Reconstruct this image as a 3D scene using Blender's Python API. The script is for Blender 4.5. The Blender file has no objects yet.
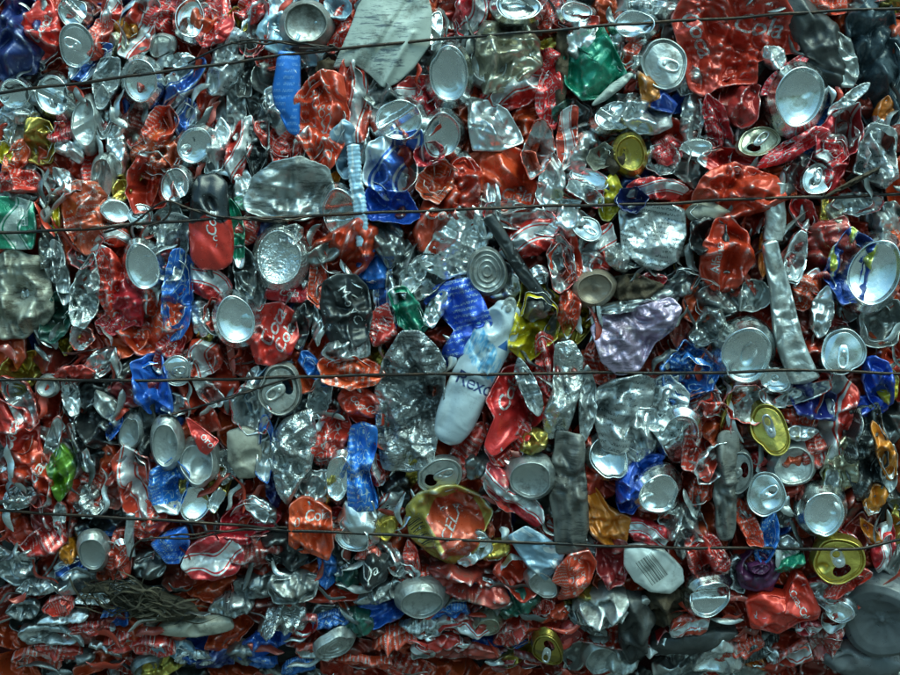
import bpy, bmesh, math, random
import numpy as np
from mathutils import Vector, Matrix
from mathutils.bvhtree import BVHTree

CAT = r"""
side 11 33 76 54 90 nv d=6 | @the navy can; dark navy blue can with a round dent
bot 72 11 34 32 0 al
lid 77 46 42 33 100 al wall=rd mouth=0 | @the tilted tab lid; grey can lid with its pull tab closed on a red can
side 42 30 60 32 85 rd t=Coca,0,0,13,70,.3,w
bot 14 94 36 30 0 al
side 16 112 40 20 0 al
bot 52 95 46 36 112 al
bot 142 82 46 38 95 al wall=rd d=12 | @the round base under the top wire; round silver can base in a red can
bot 84 122 50 28 92 dl
side 38 141 46 28 85 go | @the gold can; dented gold can
side 91 62 48 17 42 bw
side 126 25 27 20 20 or
side 139 28 54 24 68 rs
bot 160 46 27 22 30 dl wall=rd
side 176 60 38 15 5 al
side 121 52 34 19 -55 ch
bot 190 18 44 31 80 al
side 215 22 52 30 70 rd
side 177 86 62 24 50 bw
side 226 64 68 32 75 al d=8 | @the bare shoulder; bare silver can shoulder wrapped by the wire knot
bot 195 146 42 35 45 al wall=rd hole=1 | @the end with an oval hole; crushed silver can end with a dark oval dent
side 136 123 42 23 70 dr pr=1
side 116 149 48 18 100 al
side 68 149 38 17 -25 al
side 156 156 42 35 60 ro
side 161 126 42 24 60 rd
side 186 118 37 23 90 bw
side 106 80 52 24 80 sp
side 103 113 52 18 90 al
side 19 131 42 16 75 dl
side 15 156 32 18 60 ro
side 4 153 26 15 90 ye
side 61 131 26 17 10 rd
bot 101 180 48 25 85 dl
side 97 38 38 17 70 rd
side 110 12 42 18 80 rs
side 123 7 22 16 20 nv
side 164 12 34 30 60 rd
side 33 52 34 11 110 al
side 5 126 26 16 90 sp
side 290 18 60 34 60 ib
bot 306 25 48 42 10 dl d=14 dirt=1 wall=ib | @the dirty round base; round can base full of brown dirt
poly 288 92 0 0 90 st d=16 T=5 pts=279,52;301,55;301,100;300,137;289,133;275,104;273,92 | @the blue strap; flat bright blue strap hanging straight down
side 322 118 88 42 97 ro d=13 | @the tall orange-red can; tall glossy orange-red crumpled can
poly 383 42 0 0 58 wp d=12 T=9 pts=362,-6;426,-6;431,14;429,45;413,68;397,82;384,88;370,74;356,64;333,70;345,42;354,20 | @the white panel; large scuffed white plastic panel with a long ridge
bot 449 75 60 42 95 al wall=rd d=12 | @the big oval base; large oval silver can base
side 355 101 76 28 92 rs d=8 | silver can split open like an eye
bot 399 121 50 44 0 al d=12 dent=1 | @the heart-shaped base; dented silver base shaped like a heart
bot 442 136 48 40 80 al wall=rd d=10
side 395 166 60 46 85 bw d=12 | @the blue and silver can; silver can with blue stripes
side 391 207 50 26 -8 rb d=9
side 381 98 42 30 120 ds
side 235 108 58 19 85 al
side 244 68 62 17 85 ds
side 255 28 52 23 75 rd
side 275 22 48 19 95 al
side 268 56 28 22 60 rd
side 277 112 50 24 118 al
side 273 141 44 18 -50 rd
side 287 150 34 22 60 ro
side 238 150 62 22 75 rs
side 258 140 72 21 85 bp
side 308 146 44 24 60 al
poly 287 190 0 0 3 dl d=12 T=9 pts=246,200;256,178;275,165;300,160;325,170;331,188;325,200;328,210;300,218;270,217;250,210 | @the flattened grey can; wide flattened grey can with a long fold
side 326 67 20 17 40 br
side 266 78 34 30 90 dl
side 346 152 60 25 95 ib
side 363 143 44 14 90 al
side 343 25 48 22 65 rd
side 421 106 66 28 108 rd
side 405 93 34 20 30 rs
bot 435 28 42 17 85 al wall=rd
side 429 154 27 20 30 rd
side 338 8 28 18 150 ib
side 229 28 20 16 60 dg
side 238 19 26 18 120 go
side 250 8 32 24 60 rd
side 216 150 60 20 80 al
bot 518 7 48 32 0 al d=10
side 507 52 70 52 70 ch d=8 | @the champagne shell; crumpled open pale champagne can shell
bot 488 63 44 37 110 dl
side 515 90 66 26 20 rs
poly 491 124 0 0 80 al d=11 T=10 pts=470,97;488,101;506,110;518,130;522,140;500,149;474,148;470,125 | @the folded square can; silver can folded into an open square
side 508 178 60 72 90 ro d=10 t=Cola,8,16,15,-4,.3,s | @the red can under a silver fold; broad flat red can with grey lettering
side 551 93 58 22 85 rd
side 545 60 28 24 20 rd
side 563 58 84 11 88 br d=6 | dark brown stick standing upright
poly 599 68 0 0 70 gn d=13 T=11 pts=586,54;602,26;614,52;627,76;605,95;583,98;568,82;566,48;576,40 | @the green can; crumpled emerald green can
side 613 89 42 8 38 wp d=15 | narrow white paper strip slanting on the green can
side 581 38 40 32 70 al
bot 576 12 34 24 0 al
side 578 22 40 14 2 rd
bot 634 24 46 28 5 al d=9
lid 664 64 50 44 90 dl d=10 mouth=0 | @the shadowed tab lid; shaded can lid with a ring tab
poly 657 97 0 0 -30 fo d=14 T=8 pts=639,72;655,82;676,103;672,112;655,108;643,103 | @the orange and blue can; bright can printed orange above and blue below
side 640 112 70 36 -20 al d=8
bot 616 116 46 34 10 al d=11 dent=1
side 636 145 42 32 60 al
bot 630 154 38 32 90 go d=13 | @the gold base; round gold can base with a pink dot
side 602 157 24 19 40 cr d=13
side 616 157 34 15 80 br d=14
side 583 151 44 24 60 al
side 568 136 54 17 85 rs
side 538 150 64 28 78 al d=8
side 631 52 32 12 60 rd
side 641 55 42 19 70 fl
side 616 45 34 17 80 al
side 553 10 32 22 70 rd
side 473 12 44 26 70 rs
side 663 158 36 30 20 fl
side 566 111 24 18 40 dg
side 668 150 24 22 30 rd
side 655 10 50 24 -10 sp
side 690 78 30 24 60 al
poly 735 44 0 0 80 rd d=13 T=15 foil=1 pts=677,20;686,4;708,-6;776,-4;794,26;794,52;778,52;756,60;756,80;735,80;718,84;708,92;694,84;686,52 t=Coca,-38,-12,20,-60,.3,s/Cola,24,-20,24,-8,.3,s | @the big red flattened can; very large flattened red can with faded script
side 740 100 46 36 85 dr d=4
side 775 56 28 22 -10 al d=15
side 785 74 50 14 40 rd d=12
bot 798 98 66 54 65 al wall=bl d=16 | @the big base with a blue rim; big shiny can base with a blue rim
side 818 40 100 36 120 dp d=6 | @the dark plastic sheet; long dark crumpled plastic sheet
side 846 58 56 25 105 dl d=9 | grey spoon shaped silver flap
side 877 58 120 44 92 gp d=8 | @the grey plastic column; tall blue grey crushed plastic bottle
side 886 110 26 15 60 or
side 849 100 50 11 40 al d=9
side 881 156 74 44 88 sp d=10 | @the crumpled silver box; crumpled boxy silver can
side 720 126 60 22 110 rd
side 694 116 64 23 85 al
bot 698 147 34 20 0 al
lid 760 141 44 28 20 ch
side 796 146 66 17 28 rd d=9
side 841 134 52 34 60 rs
side 832 160 46 30 70 rd
side 730 160 50 22 -10 rd
side 826 5 40 15 0 ro
side 892 5 24 14 10 go
lid 818 179 34 28 60 al
side 852 182 62 4 28 br d=20 | thin brown twig slanting in front
poly 17 222 0 0 90 gs d=12 T=10 pts=-6,200;14,198;32,204;35,225;32,247;-6,246 t=rai,5,-1,13,0,0,w | @the green and silver can; crumpled green and silver can
side 86 215 66 40 100 ro d=11 | @the dented bright red can; dented bright red can with bare patches
bot 116 211 32 25 -20 al wall=go
side 121 190 26 20 60 go
side 149 183 52 38 75 ro
bot 176 186 38 31 85 al d=12
poly 209 221 0 0 90 rk d=16 T=14 pts=194,190;200,180;214,178;226,186;228,210;232,235;231,258;222,265;202,265;193,255;191,225 t=Cola,5,4,12,90,.3,w/c,8,17,10,0,0,w | @the black and red can; standing can with black top and red lower half
side 174 245 66 28 82 al d=6
bot 144 267 50 37 102 al wall=rd d=12 | @the pale oval base; pale oval can base in a red can
side 107 280 68 26 105 rd d=8
side 84 295 80 28 82 fl d=8 | @the tall foil can; tall crinkled grey foil can
side 80 337 22 22 0 ro
side 178 297 78 24 86 bl d=10 | @the slim blue can; slim bright blue crumpled can
side 209 283 46 25 -35 rs d=9
bot 236 320 52 42 100 al wall=ds d=13 | @the bowl-like base; round silver base like a shiny bowl
side 14 292 70 52 90 cr d=7 | @the pale dirty can; pale dirty beige crushed can
side 50 255 64 22 100 fl
side 60 272 62 14 100 al
lid 141 216 24 23 30 al
side 164 222 36 26 40 fl
side 111 236 28 15 -5 rs
side 150 322 66 48 10 ro d=4
side 126 300 44 28 100 rd
side 115 322 36 18 20 rd
side 55 315 46 26 60 dg
side 54 218 26 6 90 ye
side 14 180 44 22 0 ro
side 10 197 44 14 0 dl
side 85 250 40 26 60 al
side 204 335 18 15 40 go
side 199 318 34 16 100 al
side 214 314 27 17 70 rd
side 37 285 36 30 70 fl
side 62 180 36 17 120 al
side 237 232 66 14 98 gn d=9
side 248 228 30 20 60 rd
bot 280 258 58 50 95 fl wall=nv d=13 | @the crinkled disc; crinkled silver can end with a navy blue rim
side 291 236 28 22 40 fl d=15
bot 339 212 48 38 90 al d=9 dent=1
side 343 252 70 44 35 ro d=10 | @the folded red can; glossy red can folded upward in a curve
side 326 253 40 18 30 dl d=12
tube 358 196 104 14 96 ib rib=1 d=12 | @the ribbed blue hose; pale blue ribbed plastic hose
side 386 236 64 32 115 ds
side 440 215 64 32 75 ro d=10 t=Coca,2,0,15,-5,.3,w | upright red can with white script
side 438 180 34 28 60 ro d=11
side 457 243 78 46 65 al rib=1 d=13 | @the ribbed silver can; silver can with deep diagonal ribs
poly 346 312 0 0 95 bk d=15 T=10 pts=325,285;338,277;355,278;366,290;370,315;366,338;350,347;334,345;326,330;322,305 t=M,-2,-20,12,-55,0,w/o,3,-9,11,-55,0,w/v,8,-1,10,-55,0,w/C,11,8,11,-55,0,w | @the matt black can; flat matt black can with handwritten letters
poly 272 337 0 0 75 rd d=13 T=12 pts=262,308;280,305;292,315;296,338;288,355;272,365;256,362;251,345;255,322 t=Coca,0,-8,17,65,.3,w/Cola,12,2,14,65,.3,w | @the red can with white script; oval red can with large white script
side 288 293 40 16 -5 rd t=Cola,0,0,9,-5,.3,w
side 374 268 36 26 90 bl
side 399 268 56 22 70 ds
side 416 272 46 20 60 al
side 386 300 56 20 105 bw
side 408 311 50 23 118 gn d=10
side 381 328 38 24 75 rd d=10
side 424 276 50 30 50 bp
poly 463 322 0 0 105 rb d=13 T=11 pts=425,305;440,288;468,281;481,300;490,322;478,350;447,365;443,348;455,330;440,315 pr=1 | @the bright blue can; large bright royal blue crumpled can
side 435 310 38 17 60 al d=15
side 243 190 48 22 90 al
side 245 273 54 24 95 ds
side 258 290 44 15 90 al
side 308 270 50 18 85 al
side 318 277 48 15 85 ro
side 300 322 64 22 80 ds
side 318 312 58 11 85 al
side 331 186 34 13 70 or
side 461 190 66 32 80 ro d=9
side 489 210 54 24 85 al d=12
side 551 186 64 27 86 al d=12 | @the upright bare can; upright bare silver can with a rounded lower rim
side 525 218 64 22 -12 rd d=8
side 570 203 24 10 0 ye
side 586 193 40 18 -35 rs d=11
bot 590 178 44 22 -15 al
side 611 197 54 21 82 ye d=12 | @the yellow can; narrow bright yellow crushed can
side 631 200 27 23 20 nv d=15
side 657 189 52 18 0 rs
poly 651 235 0 0 80 sp d=13 T=10 pts=622,212;640,206;665,205;682,212;684,235;676,258;660,267;645,265;625,250 | @the flattened printed can; flattened pale grey can with faint printing
side 622 256 30 34 80 fl d=10
lid 587 229 30 22 -20 al d=14 mouth=1
side 571 221 32 30 60 al d=11
side 536 238 60 27 20 rs d=9
side 561 263 64 26 95 al d=11
side 572 254 40 14 100 rd
side 598 250 50 30 60 rs d=9
bot 487 272 44 35 100 dl wall=al d=13 rings=1 | @the ringed can end; can end with concentric grey rings
tube 518 263 115 14 -57 bk d=11 | @the black bar; long dark bar slanting down
side 538 276 24 17 30 al d=13
bot 594 289 38 33 20 ru wall=al d=14 | @the rusty round base; round rusty brown can base
side 594 266 36 27 150 al
side 631 288 50 22 5 br d=10 | clump of brown mud and straw
poly 640 330 0 0 25 pu d=13 T=9 pts=595,328;608,316;640,308;668,300;678,310;670,330;654,342;640,368;620,372;604,358 | @the purple sheet; crumpled pale purple sheet
side 537 322 76 44 78 ye d=14 foil=1 | @the yellow foil; crumpled yellow and silver foil
side 570 300 72 24 85 ro foil=1 d=9
can 478 372 158 43 65 sc d=8 | @the spray can; white and pale blue spray can
side 537 306 32 26 30 ds d=13
side 657 298 44 14 5 dl
side 651 281 28 14 10 rd
side 683 283 44 26 15 ds d=10
side 626 307 64 13 8 al d=12
side 706 236 34 30 30 bk d=11 | dark open hollow in a black torn can
side 708 212 34 18 0 tn d=12 | torn piece of tan cardboard
side 738 192 86 42 -4 ro d=12 | @the wide red can; wide red flattened can lying level
tube 775 212 60 22 88 dl d=9
tube 787 312 150 27 -76 dl d=15 sq=1 | @the long silver tube; long dull silver flattened tube
side 727 258 64 40 82 ro d=12 t=Alfano,-10,0,11,85,0,w | @the lettered red can; worn red can with upright white lettering
side 720 298 50 36 30 dl pr=1
side 702 300 40 26 60 ro
side 848 268 64 32 80 by d=12 foil=1 | @the blue wrapper; crinkled blue wrapper with yellow marks
bot 873 273 74 54 72 al wall=ro d=15 | @the big base with a red wall; big shiny base in a red can
side 823 312 54 23 85 al d=11
side 822 284 22 18 20 ro d=10
side 809 290 36 22 70 ro d=10
side 823 250 64 42 30 dr d=4
side 796 258 54 19 80 al d=9
bot 745 355 62 54 70 al wall=ro d=17 | @the big shiny base; big shiny round can base dented near its edge
lid 842 352 46 42 80 al d=15 mouth=0 | @the bright tab lid; clean silver can lid with its pull tab
side 755 297 36 32 60 dl d=11
side 766 253 50 9 85 or
side 710 328 44 27 60 fl d=12
side 826 218 50 9 85 go
side 840 222 38 19 100 ch
side 893 218 40 36 85 dl
side 806 215 34 19 120 rd
side 858 204 44 19 0 dr
side 882 323 54 42 60 dl
side 803 233 34 9 60 al
side 733 232 16 16 0 ro
side 150 385 56 28 105 bl d=11 | @the bent blue can; bent shiny blue can crossed by a wire
lid 175 371 32 28 75 al wall=rd
side 166 352 40 19 60 rd
side 201 360 32 28 80 rs
side 18 402 60 24 120 al d=8
bot 44 387 22 19 30 dl
side 66 396 44 17 100 al
side 68 376 40 16 10 ro
side 96 364 46 22 40 al
side 10 432 66 34 118 ro d=9 t=Coca,-2,4,14,70,.3,w
side 28 478 64 32 112 ro d=10 t=Cola,0,0,14,60,.3,w | slanting red can with white letters
side 57 472 52 23 88 lm d=12 | @the lime green can; slim lime green crushed can
side 90 430 76 38 92 bk d=7 | @the dark open can; dark open can with rusty flecks inside
side 103 410 46 22 -60 dl
bot 126 433 38 22 80 dl wall=rd
side 110 427 28 12 62 bl
bot 163 445 48 30 90 dl wall=bl d=13 | @the long oval base; long oval grey base in a blue can
side 165 487 44 30 90 bl d=11
bot 194 464 44 36 85 dl d=11
poly 202 437 0 0 -45 rd d=16 T=4 pts=184,418;196,426;216,441;204,456;197,452 t=oro,4,4,10,-50,0,w | @the pointed red flap; pointed red flap with white letters
side 126 393 48 24 10 dr
side 131 484 66 28 100 rs
side 48 446 56 15 75 al
side 73 446 54 13 112 al
side 12 500 38 24 20 fl
bot 190 504 40 31 85 al wall=go
side 80 502 34 28 10 fl t=03,0,2,14,0,0,w
side 171 405 36 22 -30 al
side 206 393 40 17 -45 al
side 141 428 64 17 85 bk
side 110 489 36 24 60 dr
side 212 500 26 13 60 go
side 224 470 34 24 80 fl
side 250 384 40 16 70 al
side 350 372 64 28 -5 ro d=13 | @the red fold-over can; glossy red can folded over like a smile
side 347 350 48 24 10 al d=11
lid 279 390 50 40 78 dl d=13 dirt=1 wall=ib | @the dirty lid; dirty can lid stained brown inside
side 249 410 46 30 102 rs d=9
poly 241 453 0 0 90 tn d=12 T=9 pts=226,434;240,429;256,434;258,455;252,477;236,478;226,462 | @the dull flat can; dull beige grey flattened can
side 263 450 56 13 86 bl d=10
poly 292 456 0 0 80 fl d=14 T=11 pts=283,422;300,415;310,412;314,440;308,468;296,484;286,505;276,490;269,460;272,438 | @the crinkled foil slab; tall slab of finely crinkled grey foil
poly 410 402 0 0 88 fd d=16 T=14 pts=402,336;420,336;434,350;443,366;441,400;436,432;430,462;410,468;384,466;378,430;377,392;386,362 | @the large foil can; very large crumpled grey foil can
poly 362 470 0 0 90 bl d=16 T=11 pts=350,432;362,426;376,430;375,450;368,472;371,490;382,502;372,511;348,508;346,460 t=pepsi,-4,4,9,12,.3,s | @the tall blue can; tall glossy blue can bent at the middle
side 362 410 52 28 -38 rd d=12 t=Coca-Cola,2,-3,7,-30,.3,w
side 328 440 56 30 70 rd
side 318 398 50 23 70 al
side 313 370 40 15 -50 bl
bot 337 478 56 27 86 al d=12
side 328 488 34 11 80 go
side 310 492 44 30 60 al
side 391 487 50 26 90 bk d=2
lid 440 476 44 38 10 dl d=9
side 411 478 48 15 75 go
side 270 488 44 15 95 nv
side 376 472 30 12 100 rs
poly 513 400 0 0 105 rd d=14 T=14 pts=504,372;522,366;532,385;542,418;530,432;512,440;494,452;486,440;496,415;488,400;496,385 t=Cola,-4,-4,16,60,.3,w | @the big red torn can; large bright red torn can
side 530 390 60 18 112 al d=17
side 547 366 60 19 98 rd
poly 566 388 0 0 85 fl d=13 T=10 pts=556,348;572,345;582,360;582,384;574,412;566,434;548,436;545,415;554,390 | @the upright foil can; upright crumpled pale foil can
side 588 408 76 18 91 al d=11 | narrow upright strip of brushed silver
poly 569 485 0 0 90 dp d=13 T=9 pts=555,430;584,432;587,480;589,530;586,560;556,556;552,500;552,460 | @the long dark strap; long dark grey brown strap hanging down
bot 531 479 46 43 20 dl d=13 | @the speckled base; round can base with dark specks
side 534 441 36 22 25 go d=11
side 510 444 46 30 40 ro d=10
side 465 453 62 22 62 rd
side 480 458 44 26 70 ds
side 513 496 72 22 -42 rs d=12 t=Coca,4,0,13,-42,.3,w
poly 622 410 0 0 80 sp d=12 T=13 pts=600,392;615,382;640,377;655,385;650,415;640,440;625,452;605,448;597,420 | @the crumpled printed can; crumpled silver can with small print
side 642 437 56 32 60 al d=13
bot 610 458 48 38 120 al d=11
bot 660 493 46 44 80 al wall=ro d=16 | @the round pale base; round pale can base with a bent rim
side 631 490 52 24 85 rb d=11 foil=1 | @the small royal blue wrapper; crinkled royal blue wrapper with red specks
side 648 463 34 17 10 rb
bot 682 440 62 42 88 al d=11
side 670 412 70 34 85 sp d=10
poly 606 520 0 0 -55 or d=9 T=9 pts=588,482;600,492;612,510;632,520;628,545;610,548;594,535;588,510 | @the orange plastic; bent bright orange plastic piece
side 586 540 40 9 88 al
lid 770 429 48 36 112 go d=17 tabup=1 | @the small gold lid; small gold can lid with a raised pull tab
side 748 402 42 38 120 al d=12
bot 776 380 30 28 0 al d=13
side 775 396 28 20 0 al d=11
lid 768 493 42 38 95 al d=14 mouth=0 | @the rounded tab lid; rounded silver lid with two-holed tab
bot 797 466 46 40 30 dl d=11
lid 740 472 42 29 85 dl d=11
side 816 401 42 26 -18 nv d=13 | @the rounded blue lump; smooth rounded dark blue lump
side 803 418 42 18 -4 ro
side 803 434 42 15 0 al d=12
side 836 420 76 36 82 rs d=10
side 806 393 48 14 20 ro d=9
side 880 384 48 23 100 rb d=11
side 872 408 34 16 0 rb
side 893 388 34 20 85 ye
side 871 452 86 42 95 bp d=11 | @the dark printed can; tall dark can with rows of small print
side 889 453 60 17 -70 or d=13
side 884 501 32 18 60 or
side 846 466 46 30 85 ch pr=1
bot 828 513 52 44 85 al d=14 | @the base above the gold lid; silver can base with a bright lower edge
side 708 438 66 36 75 rd
side 715 463 48 26 50 al d=12
side 692 378 54 42 60 bl d=9 foil=1 | @the blue plastic crumple; crumpled glossy blue plastic
side 703 405 36 20 10 rs
side 728 408 52 6 80 go
poly 730 486 0 0 88 dp d=13 T=9 pts=722,430;740,430;742,480;740,540;724,544;716,500;718,460 | @the short dark strap; dark brown upright strap
side 793 489 30 22 20 rd
side 818 451 34 24 100 rd
side 708 489 44 22 60 ro
side 836 486 36 16 85 ye pr=1
side 896 470 50 16 90 dl
bot 86 553 40 29 92 dl wall=bl d=13 | @the dull oval base; dull oval can base with blue above it
poly 164 550 0 0 120 bl d=13 T=8 pts=146,545;160,535;180,528;183,545;172,566;160,565 | @the blue fan-shaped flap; fan-shaped crinkled blue flap
side 144 522 40 32 70 ro d=10
poly 208 560 0 0 20 rs d=13 T=11 pts=178,565;186,548;205,538;228,540;238,556;230,574;208,582;188,580 | @the red and white swirl can; round can with red and white swirls
side 33 515 46 22 80 dr
side 52 517 36 15 90 al
side 35 543 42 24 40 rd
side 57 552 36 15 100 or
side 113 558 48 24 80 rd d=9
tube 125 535 48 10 88 al d=10
side 141 570 34 24 20 ds
side 60 571 28 15 10 bw
poly 130 598 0 0 -15 rg d=3 T=7 pts=72,592;95,586;130,589;168,604;186,612;180,622;150,625;128,626;118,612;92,603 | @the muddy brown rag; muddy brown straw-like rag
side 45 610 28 20 30 ro
side 50 621 54 13 25 al
side 101 624 24 22 60 bl
side 189 631 66 18 15 tn d=4
side 111 648 46 20 12 ro
side 141 650 42 20 -12 ro d=10
side 161 653 36 13 -30 ib
side 30 638 58 22 -10 al
side 15 662 48 20 -30 ro
side 88 653 38 16 -60 al
side 40 657 50 14 -45 rd
bot 131 668 28 22 20 ds
side 204 664 36 20 10 nv
side 83 600 40 14 10 al
side 25 590 44 17 10 al
side 76 634 44 10 5 rd
side 60 664 34 18 30 ds
side 180 660 40 18 -20 sp
side 110 590 40 16 10 ds
side 12 566 36 20 60 sp
side 10 612 36 20 20 ds
poly 308 532 0 0 88 ro d=14 T=13 pts=289,506;300,500;316,505;328,512;330,545;324,560;300,556;288,545 t=Cola,6,-16,12,8,.2,w/0,-13,-10,10,0,0,w | @the glossy orange-red can; glossy orange-red can under a wire
side 357 528 50 40 92 al d=13 T=15 t=lacius,10,-8,6,-8,0,w | @the silver dome; smooth silver can with a bright domed end
bot 351 538 40 28 0 al d=17
side 243 527 52 36 20 rd d=10 t=Cola,0,0,12,15,.3,w
side 258 512 40 18 -40 al d=11
side 248 553 54 26 5 dr d=9 pr=1
side 369 570 40 32 95 bk d=10 t=Da,0,-4,13,10,0,w | small black can with white letters
side 367 556 22 14 0 ro d=12
bot 386 530 26 17 70 go
side 391 563 50 18 120 al
side 288 590 56 34 0 dl d=9
side 323 570 40 16 90 bl
bot 421 603 48 40 10 dl wall=ro d=11 | @the grey square lid; squarish grey lid in a red can
bot 331 646 42 36 50 dl d=11 rings=1
side 376 598 52 20 60 al
side 353 628 36 30 40 dg
side 326 625 32 16 40 bl
side 399 650 56 30 15 ro d=9 foil=1
side 248 666 34 18 0 bl
side 290 668 30 16 50 bl
side 275 626 50 36 60 fl
side 300 628 24 20 80 rd
poly 450 528 0 0 -55 rgd d=15 T=12 pts=409,510;420,496;440,488;456,489;478,500;491,516;484,528;474,550;452,566;430,556;412,540 t=CELA,2,-4,12,62,0,s | @the red and gold can; torn red can with a gold barcoded rim
side 411 563 36 13 100 rd
side 470 586 68 30 -18 dr d=10 | @the dark red leaf; smooth dark red leaf-shaped can
side 448 616 36 22 -10 bl
side 361 666 48 16 -5 ro
side 235 660 46 24 20 ds
side 308 655 40 18 -30 al
side 255 590 50 24 20 ds
side 225 610 48 26 30 sp
side 285 553 34 50 90 bk d=1
side 345 578 30 22 80 dg
side 402 582 40 20 60 al
side 440 650 50 18 20 rs
side 420 632 44 18 -20 sp
poly 541 556 0 0 -40 ib d=13 T=5 pts=511,535;528,525;545,535;566,552;556,572;547,582;530,566 | @the pale blue shard; pale blue pointed plastic shard
poly 580 577 0 0 100 ro d=14 T=9 pts=560,568;572,552;590,548;598,562;592,585;582,602;562,605;566,588;556,580 | @the round red panel; round flat red panel
side 520 576 46 30 -50 ro d=11
bot 545 585 40 24 -50 dl d=12
side 616 563 48 28 92 dr d=8
poly 656 570 0 0 35 bc d=15 T=8 pts=630,548;645,545;668,552;684,568;686,582;674,594;655,592;640,582;630,566 | @the barcode oval; pale oval can side with a black barcode
side 651 534 36 17 -20 rs foil=1
side 606 612 66 40 62 dl d=10 | bent grey can with a pale shoulder
side 626 618 66 8 82 dl d=15
poly 650 632 0 0 75 dp d=12 T=12 pts=632,592;648,596;662,618;656,640;652,668;640,680;628,650;626,620 | @the grey folded sheet; dark grey folded plastic sheet
lid 551 650 40 30 100 go d=14 | @the lowest gold lid; gold can lid with its tab near the bottom edge
bot 489 628 30 25 20 ch
side 516 643 40 23 80 rd
side 520 606 40 24 60 dg
side 546 611 22 18 40 ro foil=1
side 560 617 30 14 80 ro
side 475 550 40 22 35 al d=14
lid 480 538 18 16 0 al d=15 mouth=0
side 498 553 34 17 20 go d=13
bot 576 637 26 24 0 dr
bot 609 661 38 34 0 dl
side 631 664 36 34 60 dl
side 465 633 54 22 -10 rs
side 462 655 66 15 12 dr
side 590 625 50 16 100 ds
side 520 666 60 18 5 dr
side 490 590 40 16 120 bw
side 500 608 34 20 80 ds
side 670 610 44 40 40 br d=3
lid 844 559 50 44 5 go d=17 tabup=1 | @the big gold lid; big gold can lid with tab and dark mouth
bot 716 598 48 46 30 al wall=rd d=15 dent=1 | @the peaked silver base; bright silver base folded to a sharp peak
side 722 556 42 17 -62 rd d=14
side 704 558 36 20 95 rd d=13
side 773 540 54 18 82 bl d=12 | bent bright blue can under the lowest wire
side 753 525 50 20 -62 ro d=10
side 791 552 36 22 45 sp
side 797 566 30 10 25 gn d=12
side 766 574 36 32 60 mg d=9
bot 766 568 20 12 0 mg d=14 | small purple bottle cap
poly 792 610 0 0 -20 ro d=13 T=11 pts=757,604;772,594;795,598;800,572;812,578;828,612;826,622;808,628;790,640;764,632 t=Coca-Cola,16,-8,8,-60,.3,w | @the broad red sheet; broad crumpled red can sheet
poly 730 660 0 0 60 al d=13 T=10 pts=712,662;722,640;733,632;748,648;758,672;752,684;708,684 | @the bright white foil; bright white crumpled foil
side 754 655 46 14 80 ro d=12
side 700 646 80 30 35 dp d=9
side 776 652 30 26 20 bk pr=1
side 771 665 34 16 -40 or
lath 897 624 92 92 0 cp d=10 | @the clear plastic bottle; base of a crushed translucent grey plastic bottle
side 880 668 70 30 -30 cp d=12
side 842 648 50 32 88 dr pr=1
side 857 583 44 15 32 ro d=14
bot 851 611 32 28 0 al
side 796 661 36 15 95 al
side 811 658 36 16 80 rs
side 697 528 52 30 122 al d=11
side 836 592 46 22 -50 al
side 698 631 38 19 22 rs d=12
side 688 548 26 15 90 al
side 882 538 42 14 -60 or
side 895 550 40 18 80 rs
side 823 632 26 12 10 rs
side 680 525 36 30 60 fl
side 668 650 40 22 80 rs
side 745 575 40 24 100 al
side 650 655 40 18 70 dl
"""
S = 0.0012                      # metres per unit (one unit = one pixel of the 900 x 675 photograph)
scene = bpy.context.scene
col = scene.collection
R = math.radians

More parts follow.
